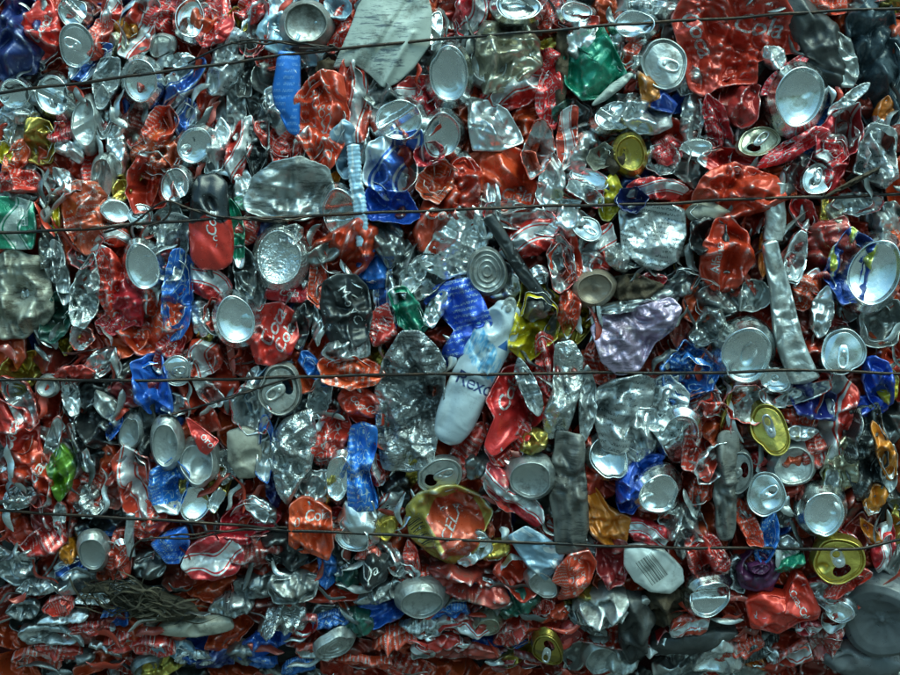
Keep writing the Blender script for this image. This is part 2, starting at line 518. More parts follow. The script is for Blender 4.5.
# ------------------------------------------------------------------ materials
MATS = {}
class NT:
    def __init__(s, name):
        s.m = bpy.data.materials.new(name); s.m.use_nodes = True
        s.t = s.m.node_tree; s.t.nodes.clear()
        s.out = s.t.nodes.new('ShaderNodeOutputMaterial')
        s.b = s.t.nodes.new('ShaderNodeBsdfPrincipled')
        s.t.links.new(s.b.outputs[0], s.out.inputs[0])
        s.tc = s.t.nodes.new('ShaderNodeTexCoord')
        s.oi = s.t.nodes.new('ShaderNodeObjectInfo')
        # object coordinates shifted by a random amount, so that no two cans wear alike
        mul = s.math('MULTIPLY', s.oi.outputs['Random'], 7.0)
        a = s.t.nodes.new('ShaderNodeVectorMath'); a.operation = 'ADD'
        s.t.links.new(s.tc.outputs['Object'], a.inputs[0]); s.t.links.new(mul, a.inputs[1])
        s.pos = a.outputs[0]
        s.uv = s.tc.outputs['UV']
        s.sep = s.t.nodes.new('ShaderNodeSeparateXYZ'); s.t.links.new(s.uv, s.sep.inputs[0])
        s.u, s.v = s.sep.outputs[0], s.sep.outputs[1]
    def put(s, sock, v):
        if hasattr(v, 'is_linked') or isinstance(v, bpy.types.NodeSocket): s.t.links.new(v, sock)
        else: sock.default_value = v
    def math(s, op, a, b=0.0, c=None):
        n = s.t.nodes.new('ShaderNodeMath'); n.operation = op
        s.put(n.inputs[0], a); s.put(n.inputs[1], b)
        if c is not None: s.put(n.inputs[2], c)
        return n.outputs[0]
    def noise(s, scale, detail=3.0, rough=.55, vec=None, stretch=None, dist=0.0):
        v = vec or s.pos
        if stretch:
            mp = s.t.nodes.new('ShaderNodeMapping'); mp.inputs['Scale'].default_value = stretch
            s.t.links.new(v, mp.inputs[0]); v = mp.outputs[0]
        n = s.t.nodes.new('ShaderNodeTexNoise')
        n.inputs['Scale'].default_value = scale; n.inputs['Detail'].default_value = detail
        n.inputs['Roughness'].default_value = rough; n.inputs['Distortion'].default_value = dist
        s.t.links.new(v, n.inputs['Vector'])
        return n.outputs[0]
    def step(s, v, lo, hi, a=0.0, b=1.0):
        n = s.t.nodes.new('ShaderNodeMapRange')
        s.put(n.inputs['Value'], v)
        for k, x in zip(('From Min', 'From Max', 'To Min', 'To Max'), (lo, hi, a, b)): s.put(n.inputs[k], x)
        return n.outputs[0]
    def mix(s, f, a, b):
        n = s.t.nodes.new('ShaderNodeMix'); n.data_type = 'RGBA'
        s.put(n.inputs[0], f); s.put(n.inputs[6], a); s.put(n.inputs[7], b)
        return n.outputs[2]
    def fmix(s, f, a, b):
        n = s.t.nodes.new('ShaderNodeMix'); n.data_type = 'FLOAT'
        s.put(n.inputs[0], f); s.put(n.inputs[2], a); s.put(n.inputs[3], b)
        return n.outputs[0]
    def mx(s, a, b): return s.math('MAXIMUM', a, b)
    def bump(s, h, strength, dist, normal=None):
        n = s.t.nodes.new('ShaderNodeBump')
        n.inputs['Strength'].default_value = strength; n.inputs['Distance'].default_value = dist
        s.t.links.new(h, n.inputs['Height'])
        if normal: s.t.links.new(normal, n.inputs['Normal'])
        return n.outputs[0]

def c4(c): return (c[0], c[1], c[2], 1.0)
ALU = (.70, .735, .74)

def painted(key, colour, second=None, pattern=None, metal=.3, rough=.33, wear=.5, dirt=.35, bumps=.22, coat=.4,
            facets=0.0, under=ALU):
    """Printed sheet aluminium: lacquer colour and printed pattern in the sheet's own UV space, bare metal where it is scuffed, grime."""
    n = NT(key)
    base = c4(colour)
    rnd = n.oi.outputs['Random']
    hs = n.t.nodes.new('ShaderNodeHueSaturation')
    hs.inputs['Color'].default_value = base
    n.put(hs.inputs['Value'], n.step(rnd, 0, 1, .72, 1.15))
    n.put(hs.inputs['Hue'], n.step(n.math('FRACT', n.math('MULTIPLY', rnd, 13.7)), 0, 1, .496, .511))
    colr = hs.outputs[0]
    ph = n.math('MULTIPLY', rnd, 6.28)
    if pattern == 'ribbon':
        w = n.math('MULTIPLY', n.math('SINE', n.math('ADD', n.math('MULTIPLY', n.u, 5.5), ph)), .17)
        d = n.math('ABSOLUTE', n.math('SUBTRACT', n.v, n.math('ADD', w, .5)))
        m = n.step(d, .14, .155, 1, 0)
        m2 = n.step(n.math('ABSOLUTE', n.math('SUBTRACT', d, .21)), .018, .028, 1, 0)
        colr = n.mix(n.mx(m, m2), colr, c4(second))
    elif pattern == 'script':
        q = n.noise(1.0, 1.5, .4, n.uv, (7.5, 5.0, 1), .3)
        sh = n.math('ADD', n.math('MULTIPLY', ph, 1.0), 0.0)
        ln = n.step(n.math('ABSOLUTE', n.math('SUBTRACT', n.math('FRACT', n.math('MULTIPLY', n.math('ADD', q, n.math('MULTIPLY', rnd, 2.0)), 5.0)), .5)), .07, .11, 1, 0)
        zone = n.math('MULTIPLY', n.step(n.v, .30, .31), n.step(n.v, .66, .67, 1, 0))
        vv = n.math('FRACT', n.math('MULTIPLY', n.u, 15.0))
        line = n.step(n.math('ABSOLUTE', n.math('SUBTRACT', vv, .5)), .20, .24, 1, 0)
        small = n.math('MULTIPLY', n.math('MULTIPLY', line, n.step(n.noise(1.0, 1, .5, n.uv, (30, 80, 1)), .5, .53)), n.step(n.v, .72, .73))
        colr = n.mix(n.math('MULTIPLY', n.mx(n.math('MULTIPLY', ln, zone), small), n.step(rnd, .3, .31)), colr, c4(second))
    elif pattern == 'swirl':
        w = n.math('MULTIPLY', n.math('SINE', n.math('MULTIPLY', n.u, 7.0)), .2)
        f = n.math('FRACT', n.math('MULTIPLY', n.math('ADD', n.v, w), 3.2))
        colr = n.mix(n.step(f, .45, .5), colr, c4(second))
    elif pattern == 'print':
        vv = n.math('FRACT', n.math('MULTIPLY', n.u, 13.0))
        line = n.step(n.math('ABSOLUTE', n.math('SUBTRACT', vv, .5)), .22, .26, 1, 0)
        glyph = n.noise(1.0, 1.0, .5, n.uv, (26, 95, 1))
        blk = n.step(n.noise(3.5, 1, .5, n.uv), .44, .48)
        m = n.math('MULTIPLY', n.math('MULTIPLY', line, n.step(glyph, .5, .54)), blk)
        colr = n.mix(m, colr, c4(second))
    elif pattern == 'halves':
        w = n.math('MULTIPLY', n.math('SINE', n.math('MULTIPLY', n.v, 9.0)), .05)
        colr = n.mix(n.step(n.math('ADD', n.u, w), .50, .52), colr, c4(second))
    elif pattern == 'blotch':
        colr = n.mix(n.step(n.noise(2.6, 2, .5, n.uv, None, 1.0), .53, .56), colr, c4(second))
    elif pattern == 'rim':
        du = n.math('SUBTRACT', n.u, .52); dv = n.math('SUBTRACT', n.v, .55)
        r2 = n.math('SQRT', n.math('ADD', n.math('MULTIPLY', du, du), n.math('MULTIPLY', dv, dv)))
        rr = n.math('ADD', r2, n.math('MULTIPLY', n.noise(3, 2, .5, n.uv), .16))
        m = n.mx(n.step(rr, .46, .475), n.math('MULTIPLY', n.step(n.v, .30, .31, 1, 0), n.step(n.u, .66, .67, 1, 0)))
        colr = n.mix(m, colr, c4(second))
        # a barcode on the gold rim
        bars = n.noise(1.0, 0, .5, n.uv, (46, .01, 1))
        inb = n.math('MULTIPLY', n.step(n.u, .12, .13), n.step(n.u, .60, .61, 1, 0))
        inb = n.math('MULTIPLY', inb, n.math('MULTIPLY', n.step(n.v, .05, .055), n.step(n.v, .24, .245, 1, 0)))
        colr = n.mix(n.math('MULTIPLY', inb, n.step(bars, .5, .53)), colr, (.03, .03, .02, 1))
    elif pattern == 'spray':
        e = n.math('MULTIPLY', n.math('SUBTRACT', n.noise(4, 3, .6, n.uv), .5), .10)
        q = n.math('ADD', n.math('ADD', n.u, e), n.math('MULTIPLY', n.v, -.10))
        m = n.math('MULTIPLY', n.step(q, .46, .47), n.step(n.math('ADD', q, n.math('MULTIPLY', n.v, -.10)), .60, .61, 1, 0))
        blu = n.mix(n.step(n.noise(9, 4, .65, n.uv), .42, .6), c4(second), (.55, .68, .74, 1))
        colr = n.mix(m, colr, blu)
        tri = n.math('MULTIPLY', n.step(n.u, .70, .705), n.step(n.math('ADD', n.u, n.math('MULTIPLY', n.math('ABSOLUTE', n.math('SUBTRACT', n.v, .22)), .5)), .765, .77, 1, 0))
        tri = n.math('MULTIPLY', tri, n.step(n.math('ABSOLUTE', n.math('SUBTRACT', n.v, .22)), .12, .125, 1, 0))
        colr = n.mix(tri, colr, (.03, .12, .34, 1))
    elif pattern == 'barcode':
        bars = n.noise(1.0, 0, .5, n.uv, (60, .01, 1))
        inb = n.math('MULTIPLY', n.step(n.u, .30, .305), n.step(n.u, .75, .755, 1, 0))
        inb = n.math('MULTIPLY', inb, n.math('MULTIPLY', n.step(n.v, .28, .285), n.step(n.v, .78, .785, 1, 0)))
        colr = n.mix(n.math('MULTIPLY', inb, n.step(bars, .49, .52)), colr, c4(second))
    elif pattern == 'scuff':
        a = n.noise(48, 6, .75, None, (1, 1, 6.5))
        a = n.math('ADD', a, n.step(n.noise(24, 2), .35, .65, -.10, .08))
        colr = n.mix(n.step(a, .53, .62, 0, .85), colr, c4(second))
    # bare aluminium in scuffs and along creases
    sc = n.noise(95, 5, .68, None, None, .6)
    mask = n.step(sc, .70 - .14 * wear, .73 - .14 * wear)
    geo = n.t.nodes.new('ShaderNodeNewGeometry')
    edge = n.math('MULTIPLY', n.step(geo.outputs['Pointiness'], .535, .60), n.step(n.noise(160, 3), .38, .55))
    if wear <= 0: mask = n.math('MULTIPLY', mask, 0.0); edge = n.math('MULTIPLY', edge, 0.0)
    bare = n.mx(mask, n.math('MULTIPLY', edge, min(1.0, wear * 1.5)))
    colr = n.mix(bare, colr, c4(under))
    mt = n.fmix(bare, metal, 1.0)
    rg = n.step(n.noise(130, 3, .6), .3, .7, rough - .09, rough + .14)
    # grime with a shape of its own
    g = n.step(n.noise(38, 6, .7), .62 - .22 * dirt, .74 - .12 * dirt, 0, min(.92, .45 + dirt * .7))
    gc = n.mix(n.noise(210, 3, .6), (.022, .018, .012, 1), (.13, .11, .085, 1))
    colr = n.mix(g, colr, gc)
    n.put(n.b.inputs['Base Color'], colr)
    n.put(n.b.inputs['Metallic'], n.fmix(g, mt, .05))
    n.put(n.b.inputs['Roughness'], n.fmix(g, rg, .72))
    n.b.inputs['Coat Weight'].default_value = coat
    n.b.inputs['Coat Roughness'].default_value = .24
    h = n.math('ABSOLUTE', n.math('SUBTRACT', n.noise(48, 2, .5, None, None, .8), .5))
    nm = n.bump(h, bumps, .006)
    h2 = n.math('ABSOLUTE', n.math('SUBTRACT', n.noise(150, 2, .55, None, None, .5), .5))
    nm = n.bump(h2, bumps * .6 + facets * .8, .003, nm)
    if facets:
        v = n.t.nodes.new('ShaderNodeTexVoronoi'); v.inputs['Scale'].default_value = 120
        v.feature = 'DISTANCE_TO_EDGE'; n.t.links.new(n.pos, v.inputs['Vector'])
        nm = n.bump(n.math('MINIMUM', v.outputs['Distance'], .25), facets * .5, .003, nm)
    sx = n.noise(420, 2, .5, None, (1, .2, 1))
    nm = n.bump(sx, .05, .0012, nm)
    n.put(n.b.inputs['Normal'], nm)
    MATS[key] = n.m
    return n

def plain(key, colour, rough=.5, metal=0.0, var=.3, bumps=.2, second=None, alpha=None, dirt=.3):
    n = NT(key)
    c2 = second or tuple(x * (1 - var) for x in colour)
    colr = n.mix(n.step(n.noise(45, 5, .65), .35, .68), c4(colour), c4(c2))
    g = n.step(n.noise(60, 6, .7), .66 - .2 * dirt, .76 - .1 * dirt, 0, .8)
    colr = n.mix(g, colr, (.05, .045, .035, 1))
    n.put(n.b.inputs['Base Color'], colr)
    n.b.inputs['Metallic'].default_value = metal
    n.put(n.b.inputs['Roughness'], n.step(n.noise(120, 3), .3, .7, rough - .12, rough + .12))
    if alpha: n.b.inputs['Transmission Weight'].default_value = alpha
    nm = n.bump(n.noise(90, 5, .6), bumps, .004)
    n.put(n.b.inputs['Normal'], nm)
    MATS[key] = n.m
    return n

RED, ROR, DRD = (.62, .022, .024), (.68, .046, .020), (.36, .026, .026)
WHT = (.72, .74, .74)
painted('al', (.76, .79, .79), metal=1, rough=.32, wear=0, dirt=.45, bumps=.14, coat=0)
painted('disc', (.82, .855, .85), metal=1, rough=.22, wear=0, dirt=.12, bumps=.05, coat=0)
painted('discdirty', (.62, .62, .58), metal=1, rough=.36, wear=0, dirt=1.0, bumps=.2, coat=0)
painted('dl', (.52, .545, .53), metal=.9, rough=.42, wear=0, dirt=.55, bumps=.3, coat=0)
painted('dlb', (.52, .545, .53), (.16, .17, .17), 'scuff', metal=.9, rough=.40, wear=0, dirt=.5, bumps=.2, coat=0)
painted('ds', (.22, .235, .235), metal=.9, rough=.35, wear=.25, dirt=.5, bumps=.35, coat=0)
painted('sp', (.62, .65, .65), (.07, .09, .09), 'print', metal=.85, rough=.36, wear=.2, dirt=.35, bumps=.4, coat=0)
painted('fl', (.60, .625, .615), metal=1, rough=.30, wear=0, dirt=.4, bumps=.6, coat=0, facets=.9)
painted('fd', (.40, .42, .42), (.10, .105, .105), 'scuff', metal=.95, rough=.30, wear=0, dirt=.5, bumps=.6, coat=0, facets=.9)
painted('rd', RED, (.55, .52, .51), 'script', wear=.38, dirt=.25)
painted('ro', ROR, (.56, .50, .47), 'script', wear=.34, dirt=.22)
painted('rdn', RED, wear=.38, dirt=.25)
painted('ron', ROR, wear=.34, dirt=.22)
painted('dr', DRD, wear=.5, dirt=.55)
painted('drp', DRD, (.55, .5, .48), 'print', wear=.5, dirt=.55)
painted('rdp', RED, (.60, .58, .56), 'print', wear=.5, dirt=.3)
painted('rop', ROR, (.62, .58, .54), 'print', wear=.45, dirt=.25)
painted('rs', RED, WHT, 'ribbon', wear=.5, dirt=.3)
painted('rsw', RED, WHT, 'swirl', wear=.4, dirt=.3)
painted('bl', (.020, .17, .60), (.45, .6, .7), 'script', wear=.25, dirt=.2, rough=.28)
painted('rb', (.012, .085, .50), wear=.25, dirt=.2, rough=.28)
painted('by', (.015, .06, .36), (.50, .52, .08), 'blotch', wear=.4, dirt=.2, rough=.28)
painted('rbp', (.012, .085, .50), (.45, .6, .75), 'print', wear=.25, dirt=.2, rough=.28)
painted('nv', (.012, .028, .15), wear=.25, dirt=.25, rough=.34)
painted('ib', (.34, .53, .66), (.66, .72, .75), 'blotch', metal=.4, wear=.2, dirt=.25, rough=.4)
painted('bw', (.60, .67, .71), (.03, .11, .42), 'ribbon', metal=.7, wear=.2, dirt=.2)
painted('gn', (.006, .22, .12), wear=.35, dirt=.25, rough=.28)
painted('dg', (.012, .09, .06), wear=.3, dirt=.4)
painted('gs', (.014, .20, .11), (.55, .62, .59), 'ribbon', wear=.5, dirt=.3, facets=.4)
painted('lm', (.13, .30, .012), (.03, .11, .02), 'blotch', wear=.3, dirt=.35)
painted('ye', (.62, .47, .015), wear=.4, dirt=.25)
painted('go', (.50, .36, .07), metal=.9, wear=.1, dirt=.3, bumps=.25)
painted('or', (.68, .19, .014), metal=.3, wear=.25, dirt=.3)
painted('bk', (.014, .017, .018), metal=.3, wear=.35, dirt=.2, rough=.42)
painted('bp', (.018, .022, .024), (.35, .38, .37), 'print', metal=.3, wear=.35, dirt=.25, rough=.4)
painted('ch', (.48, .45, .34), metal=.9, wear=.2, dirt=.45, bumps=.35)
painted('chp', (.48, .45, .34), (.15, .12, .06), 'print', metal=.8, wear=.2, dirt=.35)
painted('dlp', (.34, .35, .34), (.05, .05, .05), 'print', metal=.8, wear=.3, dirt=.5)
painted('yep', (.55, .50, .16), (.12, .12, .06), 'print', metal=.5, wear=.3, dirt=.4)
painted('cr', (.44, .43, .35), (.12, .10, .07), 'scuff', metal=.45, wear=.05, dirt=.7, rough=.5)
painted('dps', (.17, .165, .15), (.04, .04, .038), 'scuff', metal=.1, wear=0, dirt=.5, rough=.36, coat=.2, bumps=.15)
painted('pu', (.40, .30, .42), (.13, .11, .15), 'scuff', metal=.6, wear=.2, dirt=.35, rough=.34, facets=.4)
painted('rgd', (.52, .045, .022), (.38, .29, .055), 'rim', wear=.5, dirt=.25)
painted('bc', (.66, .69, .66), (.02, .025, .025), 'barcode', metal=.35, wear=.15, dirt=.2, rough=.42)
painted('rk', RED, (.012, .014, .016), 'halves', wear=.15, dirt=.12, rough=.28, bumps=.2)
painted('fo', (.66, .22, .018), (.014, .06, .33), 'halves', wear=.35, dirt=.2)
painted('ru', (.36, .27, .20), metal=.5, wear=.1, dirt=.7, rough=.5)
painted('st', (.014, .15, .54), (.16, .34, .66), 'print', metal=.45, wear=.2, dirt=.2, rough=.35, coat=.3, bumps=.1)
painted('wp', (.56, .61, .55), (.055, .075, .10), 'scuff', metal=0, wear=0, dirt=.42, rough=.48, coat=.1, bumps=.15)
painted('sc', (.54, .63, .68), (.10, .36, .62), 'spray', metal=.15, wear=.1, dirt=.15, rough=.34, bumps=.12, coat=.4)
painted('tn', (.36, .335, .27), metal=.1, wear=.15, dirt=.5, rough=.5)
plain('br', (.075, .05, .026), .8, 0, .5, .8, dirt=.2)
plain('rg', (.085, .066, .038), .85, 0, .6, .9, (.032, .025, .016), dirt=.5)
plain('dp', (.055, .056, .052), .36, 0, .5, .25, (.022, .023, .024), dirt=.45)
plain('gp', (.06, .085, .10), .28, 0, .4, .3, (.025, .04, .05), dirt=.15)
plain('cp', (.22, .235, .245), .36, 0, .2, .1, (.15, .16, .17), alpha=.4, dirt=.3)
plain('mg', (.10, .02, .075), .35, 0, .4, .2, dirt=.2)
plain('wire', (.022, .024, .026), .38, .7, .4, .4, (.06, .035, .022), dirt=.2)
for k, c in (('w', (.72, .74, .73)), ('s', (.50, .50, .50)), ('n', (.03, .05, .16)), ('i', (.45, .62, .75)), ('k', (.02, .02, .02))):
    n = NT('ink_' + k)
    n.put(n.b.inputs['Base Color'], n.mix(n.step(n.noise(120, 4, .7), .5, .7, 0, .5), c4(c), c4(tuple(x * .5 for x in c))))
    n.put(n.b.inputs['Alpha'], 1.0 if k == 'n' else n.step(n.noise(260, 4, .7), .53, .62, .95, .15)); n.b.inputs['Roughness'].default_value = .4; n.b.inputs['Metallic'].default_value = .2
    MATS['ink_' + k] = n.m
PRINTED = {'dr': 'drp', 'ch': 'chp', 'dl': 'dlp', 'ye': 'yep', 'bk': 'bp', 'rb': 'rbp', 'rd': 'rdp', 'ro': 'rop', 'al': 'sp'}

# ------------------------------------------------------------------ mesh helpers
def link_mesh(name, V, F, mat, uv=None, parent=None, smooth=True, loose_uv=False):
    """V: n x 3 in units (x right, y up, z towards the viewer) -> a mesh object standing in the world (x right, z up, -y towards the viewer)."""
    V = np.asarray(V, float)
    W = np.column_stack((V[:, 0], -V[:, 2], V[:, 1])) * S
    me = bpy.data.meshes.new(name)
    F = np.asarray(F, np.int32)
    nv, nf, k = len(W), len(F), F.shape[1]
    me.vertices.add(nv); me.vertices.foreach_set('co', W.astype(np.float32).ravel())
    me.loops.add(nf * k); me.loops.foreach_set('vertex_index', F.ravel())
    me.polygons.add(nf)
    me.polygons.foreach_set('loop_start', np.arange(0, nf * k, k, dtype=np.int32))
    me.polygons.foreach_set('loop_total', np.full(nf, k, np.int32))
    me.polygons.foreach_set('use_smooth', np.full(nf, smooth, bool))
    if uv is not None:
        l = me.uv_layers.new(name='UVMap')
        l.data.foreach_set('uv', np.asarray(uv, np.float32)[F.ravel()].ravel())
    me.update(calc_edges=True); me.validate()
    me.materials.append(MATS[mat])
    o = bpy.data.objects.new(name, me); col.objects.link(o)
    if parent: o.parent = parent
    return o

def grid_faces(n, m, wrap=False):
    i = np.arange(n - 1)[:, None]; j = np.arange(m if wrap else m - 1)[None, :]
    j2 = (j + 1) % m
    a = i * m + j; b = i * m + j2; c = (i + 1) * m + j2; d = (i + 1) * m + j
    return np.stack((a, d, c, b), -1).reshape(-1, 4)

def outward(V, F):
    """wind faces so that most of them look towards the viewer (+z)"""
    a, b, c = V[F[:, 0]], V[F[:, 1]], V[F[:, 2]]
    nz = np.cross(b - a, c - a)[:, 2].sum()
    return F if nz > 0 else F[:, ::-1]

def crumple(rng, X, Y, L, W, ang, T, kind):
    """height of a crushed sheet: sharp folds, dents with rims and fine facets"""
    wx = X + .03 * W * np.sin(Y / W * 5.1 + rng.uniform(0, 6)) + .02 * W * np.sin((X + Y) / W * 9 + rng.uniform(0, 6))
    wy = Y + .03 * W * np.sin(X / W * 4.7 + rng.uniform(0, 6)) + .02 * W * np.sin((X - Y) / W * 8 + rng.uniform(0, 6))
    h = np.zeros_like(X)
    ar = L * W / 1500.0
    nf = int({'soft': 3, 'can': 6, 'foil': 9}[kind] + min(30, {'soft': 1, 'can': 7, 'foil': 7}[kind] * ar))
    big = max(1.0, math.sqrt(ar))
    for k in range(nf):
        th = ang + (rng.gauss(0, R(24)) if rng.random() < .62 else R(90) + rng.gauss(0, R(35)))
        nx, ny = -math.sin(th), math.cos(th)
        d = wx * nx + wy * ny - rng.uniform(-.48, .48) * W
        t = wx * math.cos(th) + wy * math.sin(th) - rng.uniform(-.4, .4) * L
        fall = rng.uniform(.12, .42) * W / big ** .7
        A = T * rng.uniform(.18, .62) * (1 if rng.random() < .45 else -1)
        if kind == 'soft': A *= .45
        win = np.exp(-(t / (rng.uniform(.3, .9) * L)) ** 2)
        s = np.clip(1 - np.abs(d) / fall, 0, 1)
        # one flank steeper than the other, like sheet metal folded over
        s = np.where(d > 0, s ** rng.uniform(.8, 1.8), s ** rng.uniform(.8, 1.8))
        h += A * win * s
    for k in range({'soft': 1, 'can': 3, 'foil': 4}[kind]):
        ct, st = math.cos(ang), math.sin(ang)
        p, q = rng.uniform(-.38, .38) * L, rng.uniform(-.38, .38) * W
        cx, cy = p * ct - q * st, p * st + q * ct
        rr = rng.uniform(.2, .42) * W
        e = rng.uniform(.5, 1.0); t2 = rng.uniform(0, 3.1)
        dx, dy = (wx - cx), (wy - cy)
        du = dx * math.cos(t2) + dy * math.sin(t2); dv = (-dx * math.sin(t2) + dy * math.cos(t2)) / e
        h -= T * rng.uniform(.25, .6) * np.clip(1 - (du * du + dv * dv) / rr ** 2, 0, 1)
    ns, am = {'soft': (5, .025), 'can': (16, .08), 'foil': (60, .13)}[kind]
    ns = int(ns * min(3.5, max(.6, ar)))
    for k in range(ns):
        th = rng.uniform(0, math.pi)
        d = wx * math.cos(th) + wy * math.sin(th) - rng.uniform(-.5, .5) * L
        t = -wx * math.sin(th) + wy * math.cos(th) - rng.uniform(-.5, .5) * L
        fall = rng.uniform(2.0, 5.5)
        h += T * am * rng.uniform(-1.5, 1.5) * np.clip(1 - np.abs(d) / fall, 0, 1) * np.exp(-(t / rng.uniform(8, 24)) ** 2) * 1.6
    return h

def poly_radius(pts):
    """radius of an outline (seen from the origin) as a function of the angle"""
    P = np.array(pts, float); Q = np.roll(P, -1, 0)
    def f(th):
        d = np.stack((np.cos(th), np.sin(th)), -1)
        best = np.full(th.shape, 1e9)
        for p, q in zip(P, Q):
            e = q - p
            den = d[..., 0] * e[1] - d[..., 1] * e[0]
            with np.errstate(all='ignore'):
                t = (p[0] * e[1] - p[1] * e[0]) / den
                s = (p[0] * d[..., 1] - p[1] * d[..., 0]) / den
            ok = (t > 0) & (s >= -1e-6) & (s <= 1 + 1e-6)
            best = np.where(ok & (t < best), t, best)
        best = np.where(best > 1e8, np.hypot(P[:, 0], P[:, 1]).mean(), best)
        return best
    # round the corners a little
    def g(th): return (f(th - .05) + f(th) * 2 + f(th + .05)) / 4
    return g

def can_radius(rng, L, W, ang):
    """angular outline of a crushed can lying along ang"""
    k = rng.choice([6, 7, 8, 9]); p = rng.choice([1.6, 2.0, 2.6, 3.6])
    pts = []
    for i in range(k):
        t = (i + rng.uniform(-.3, .3)) / k * 2 * math.pi
        c, q = math.cos(t), math.sin(t)
        r = (abs(c) ** p + abs(q) ** p) ** (-1 / p) * rng.uniform(.86, 1.12)
        x, y = c * r * L / 2, q * r * W / 2
        pts.append((x * math.cos(ang) - y * math.sin(ang), x * math.sin(ang) + y * math.cos(ang)))
    f = poly_radius(pts)
    q1, q2 = rng.uniform(0, 6), rng.uniform(0, 6)
    return lambda th: f(th) * (1 + .02 * np.sin(7 * th + q1) + .015 * np.sin(11 * th + q2))

COLLECT = None
def body(name, rng, rad, L, W, ang, T, mat, kind='can', rib=0, parent=None, z0=0.0, groove=False, form='dome', inside=None, band=None):
    step = 1.25 if max(L, W) < 75 else 1.7
    if kind == 'foil': step *= .85
    n = int(np.clip(L / step, 16, 110)); m = int(np.clip(W / step, 16, 80))
    gu, gv = np.meshgrid(np.linspace(-1, 1, n), np.linspace(-1, 1, m), indexing='ij')
    x = gu * np.sqrt(1 - gv ** 2 / 2); y = gv * np.sqrt(1 - gu ** 2 / 2)
    r = np.hypot(x, y); th = np.arctan2(y * W, x * L) + ang      # stretched along the long axis
    k = {'dome': .86, 'facet': .9}.get(form, .95)
    f = np.where(r < k, r / k, 1 - .07 * np.clip((r - k) / (1 - k), 0, 1) ** 1.5)
    Rr = rad(th)
    X = Rr * f * np.cos(th); Y = Rr * f * np.sin(th)
    rr = np.clip(r / k, 0, 1)
    if form == 'facet':
        z = T * .95 + 0 * X
        q = rng.uniform(0, 6.28); kk = rng.choice([4, 5, 6, 7])
        for i in range(kk):
            a_ = q + (i + rng.uniform(-.3, .3)) * 6.283 / kk
            nx_, ny_ = math.cos(a_), math.sin(a_)
            g = T / (W * rng.uniform(.28, .75))
            z = np.minimum(z, T * rng.uniform(.55, 1.15) - g * rng.uniform(.5, 1.1) * (X * nx_ + Y * ny_))
        z = np.minimum(z, T * (1 - rr) * 4 - .1 * T)
        z = np.maximum(z, -T * .5)
    elif form == 'trough':
        z = T * (-.55 + 1.25 * rr ** rng.uniform(1.2, 2.4))
    elif form == 'fold':          # two flats that meet in a sharp crease, crossed by a second one
        lx = X * math.cos(ang) + Y * math.sin(ang); ly = -X * math.sin(ang) + Y * math.cos(ang)
        a_ = rng.uniform(-.3, .3); d = (ly + lx * math.tan(a_)) / (W / 2) - rng.uniform(-.4, .4)
        sg = 1 if rng.random() < .6 else -1
        z = T * (.75 if sg > 0 else -.55) - sg * T * np.where(d > 0, d * rng.uniform(.7, 1.6), -d * rng.uniform(.7, 1.6))
        e = (lx - ly * rng.uniform(-.8, .8)) / (L / 2) - rng.uniform(-.5, .5)
        z = z - T * rng.uniform(.2, .9) * np.abs(e) + T * .25
        z = np.clip(z, -T, T * 1.15)
    elif form == 'slab':          # a flattened sheet lying askew, its edges cut off sharp
        a_ = rng.uniform(0, 6.28); g = rng.uniform(.15, .75)
        z = T * .35 + T * g * (X * math.cos(a_) / (L / 2) + Y * math.sin(a_) / (W / 2))
        b_ = rng.uniform(0, 6.28); d = X * math.cos(b_) / (L / 2) + Y * math.sin(b_) / (W / 2) - rng.uniform(.1, .6)
        z = z - T * rng.uniform(.6, 1.6) * np.clip(d, 0, 1)
    else:
        z = T * (1 - rr ** 3) * .8
    fade = np.clip((1 - rr) * 6, .25, 1)
    z = z + crumple(rng, X, Y, L, W, ang, T, kind) * fade
    if rib:
        d = X * math.cos(ang) + Y * math.sin(ang)
        z = z + 2.2 * np.sin(d * (2 * math.pi / 8.5) + 1.2 * np.sin(d / 20)) * np.clip((1 - rr) * 5, 0, 1)
    if groove:
        d = -X * math.sin(ang) + Y * math.cos(ang)
        z = z * .6 - 3.2 * np.exp(-((d - 1) / 2.2) ** 2) + 5 * np.exp(-((d + 24 - X * .12) / 3.5) ** 2) * (Y < 10)
    z = z - np.where(r > k, np.clip((r - k) / (1 - k), 0, 1) ** 1.2 * T * 1.5, 0)
    # the outline wanders a little
    z0 = z0 - T * .35
    ca, sa = math.cos(ang), math.sin(ang)
    U = (X * ca + Y * sa) / max(L, 1) + .5; Vv = (-X * sa + Y * ca) / max(W, 1) + .5
    V = np.stack((X, Y, z + z0), -1).reshape(-1, 3)
    F = outward(V, grid_faces(n, m))
    uvs = np.stack((U, Vv), -1).reshape(-1, 2)
    if COLLECT is not None:
        COLLECT.append((V, F, uvs, mat)); return None
    o = link_mesh(name, V, F, mat, uvs, parent)
    sel = np.zeros(len(F), bool)
    if inside: sel |= rr.reshape(-1)[F].mean(1) < .93
    if band:
        uu = U.reshape(-1)[F].mean(1); sel |= (uu < band) if band > 0 else (uu > 1 + band)
    if sel.any():
        o.data.materials.append(MATS[inside or 'al'])
        o.data.polygons.foreach_set('material_index', sel.astype(np.int32))
    return o

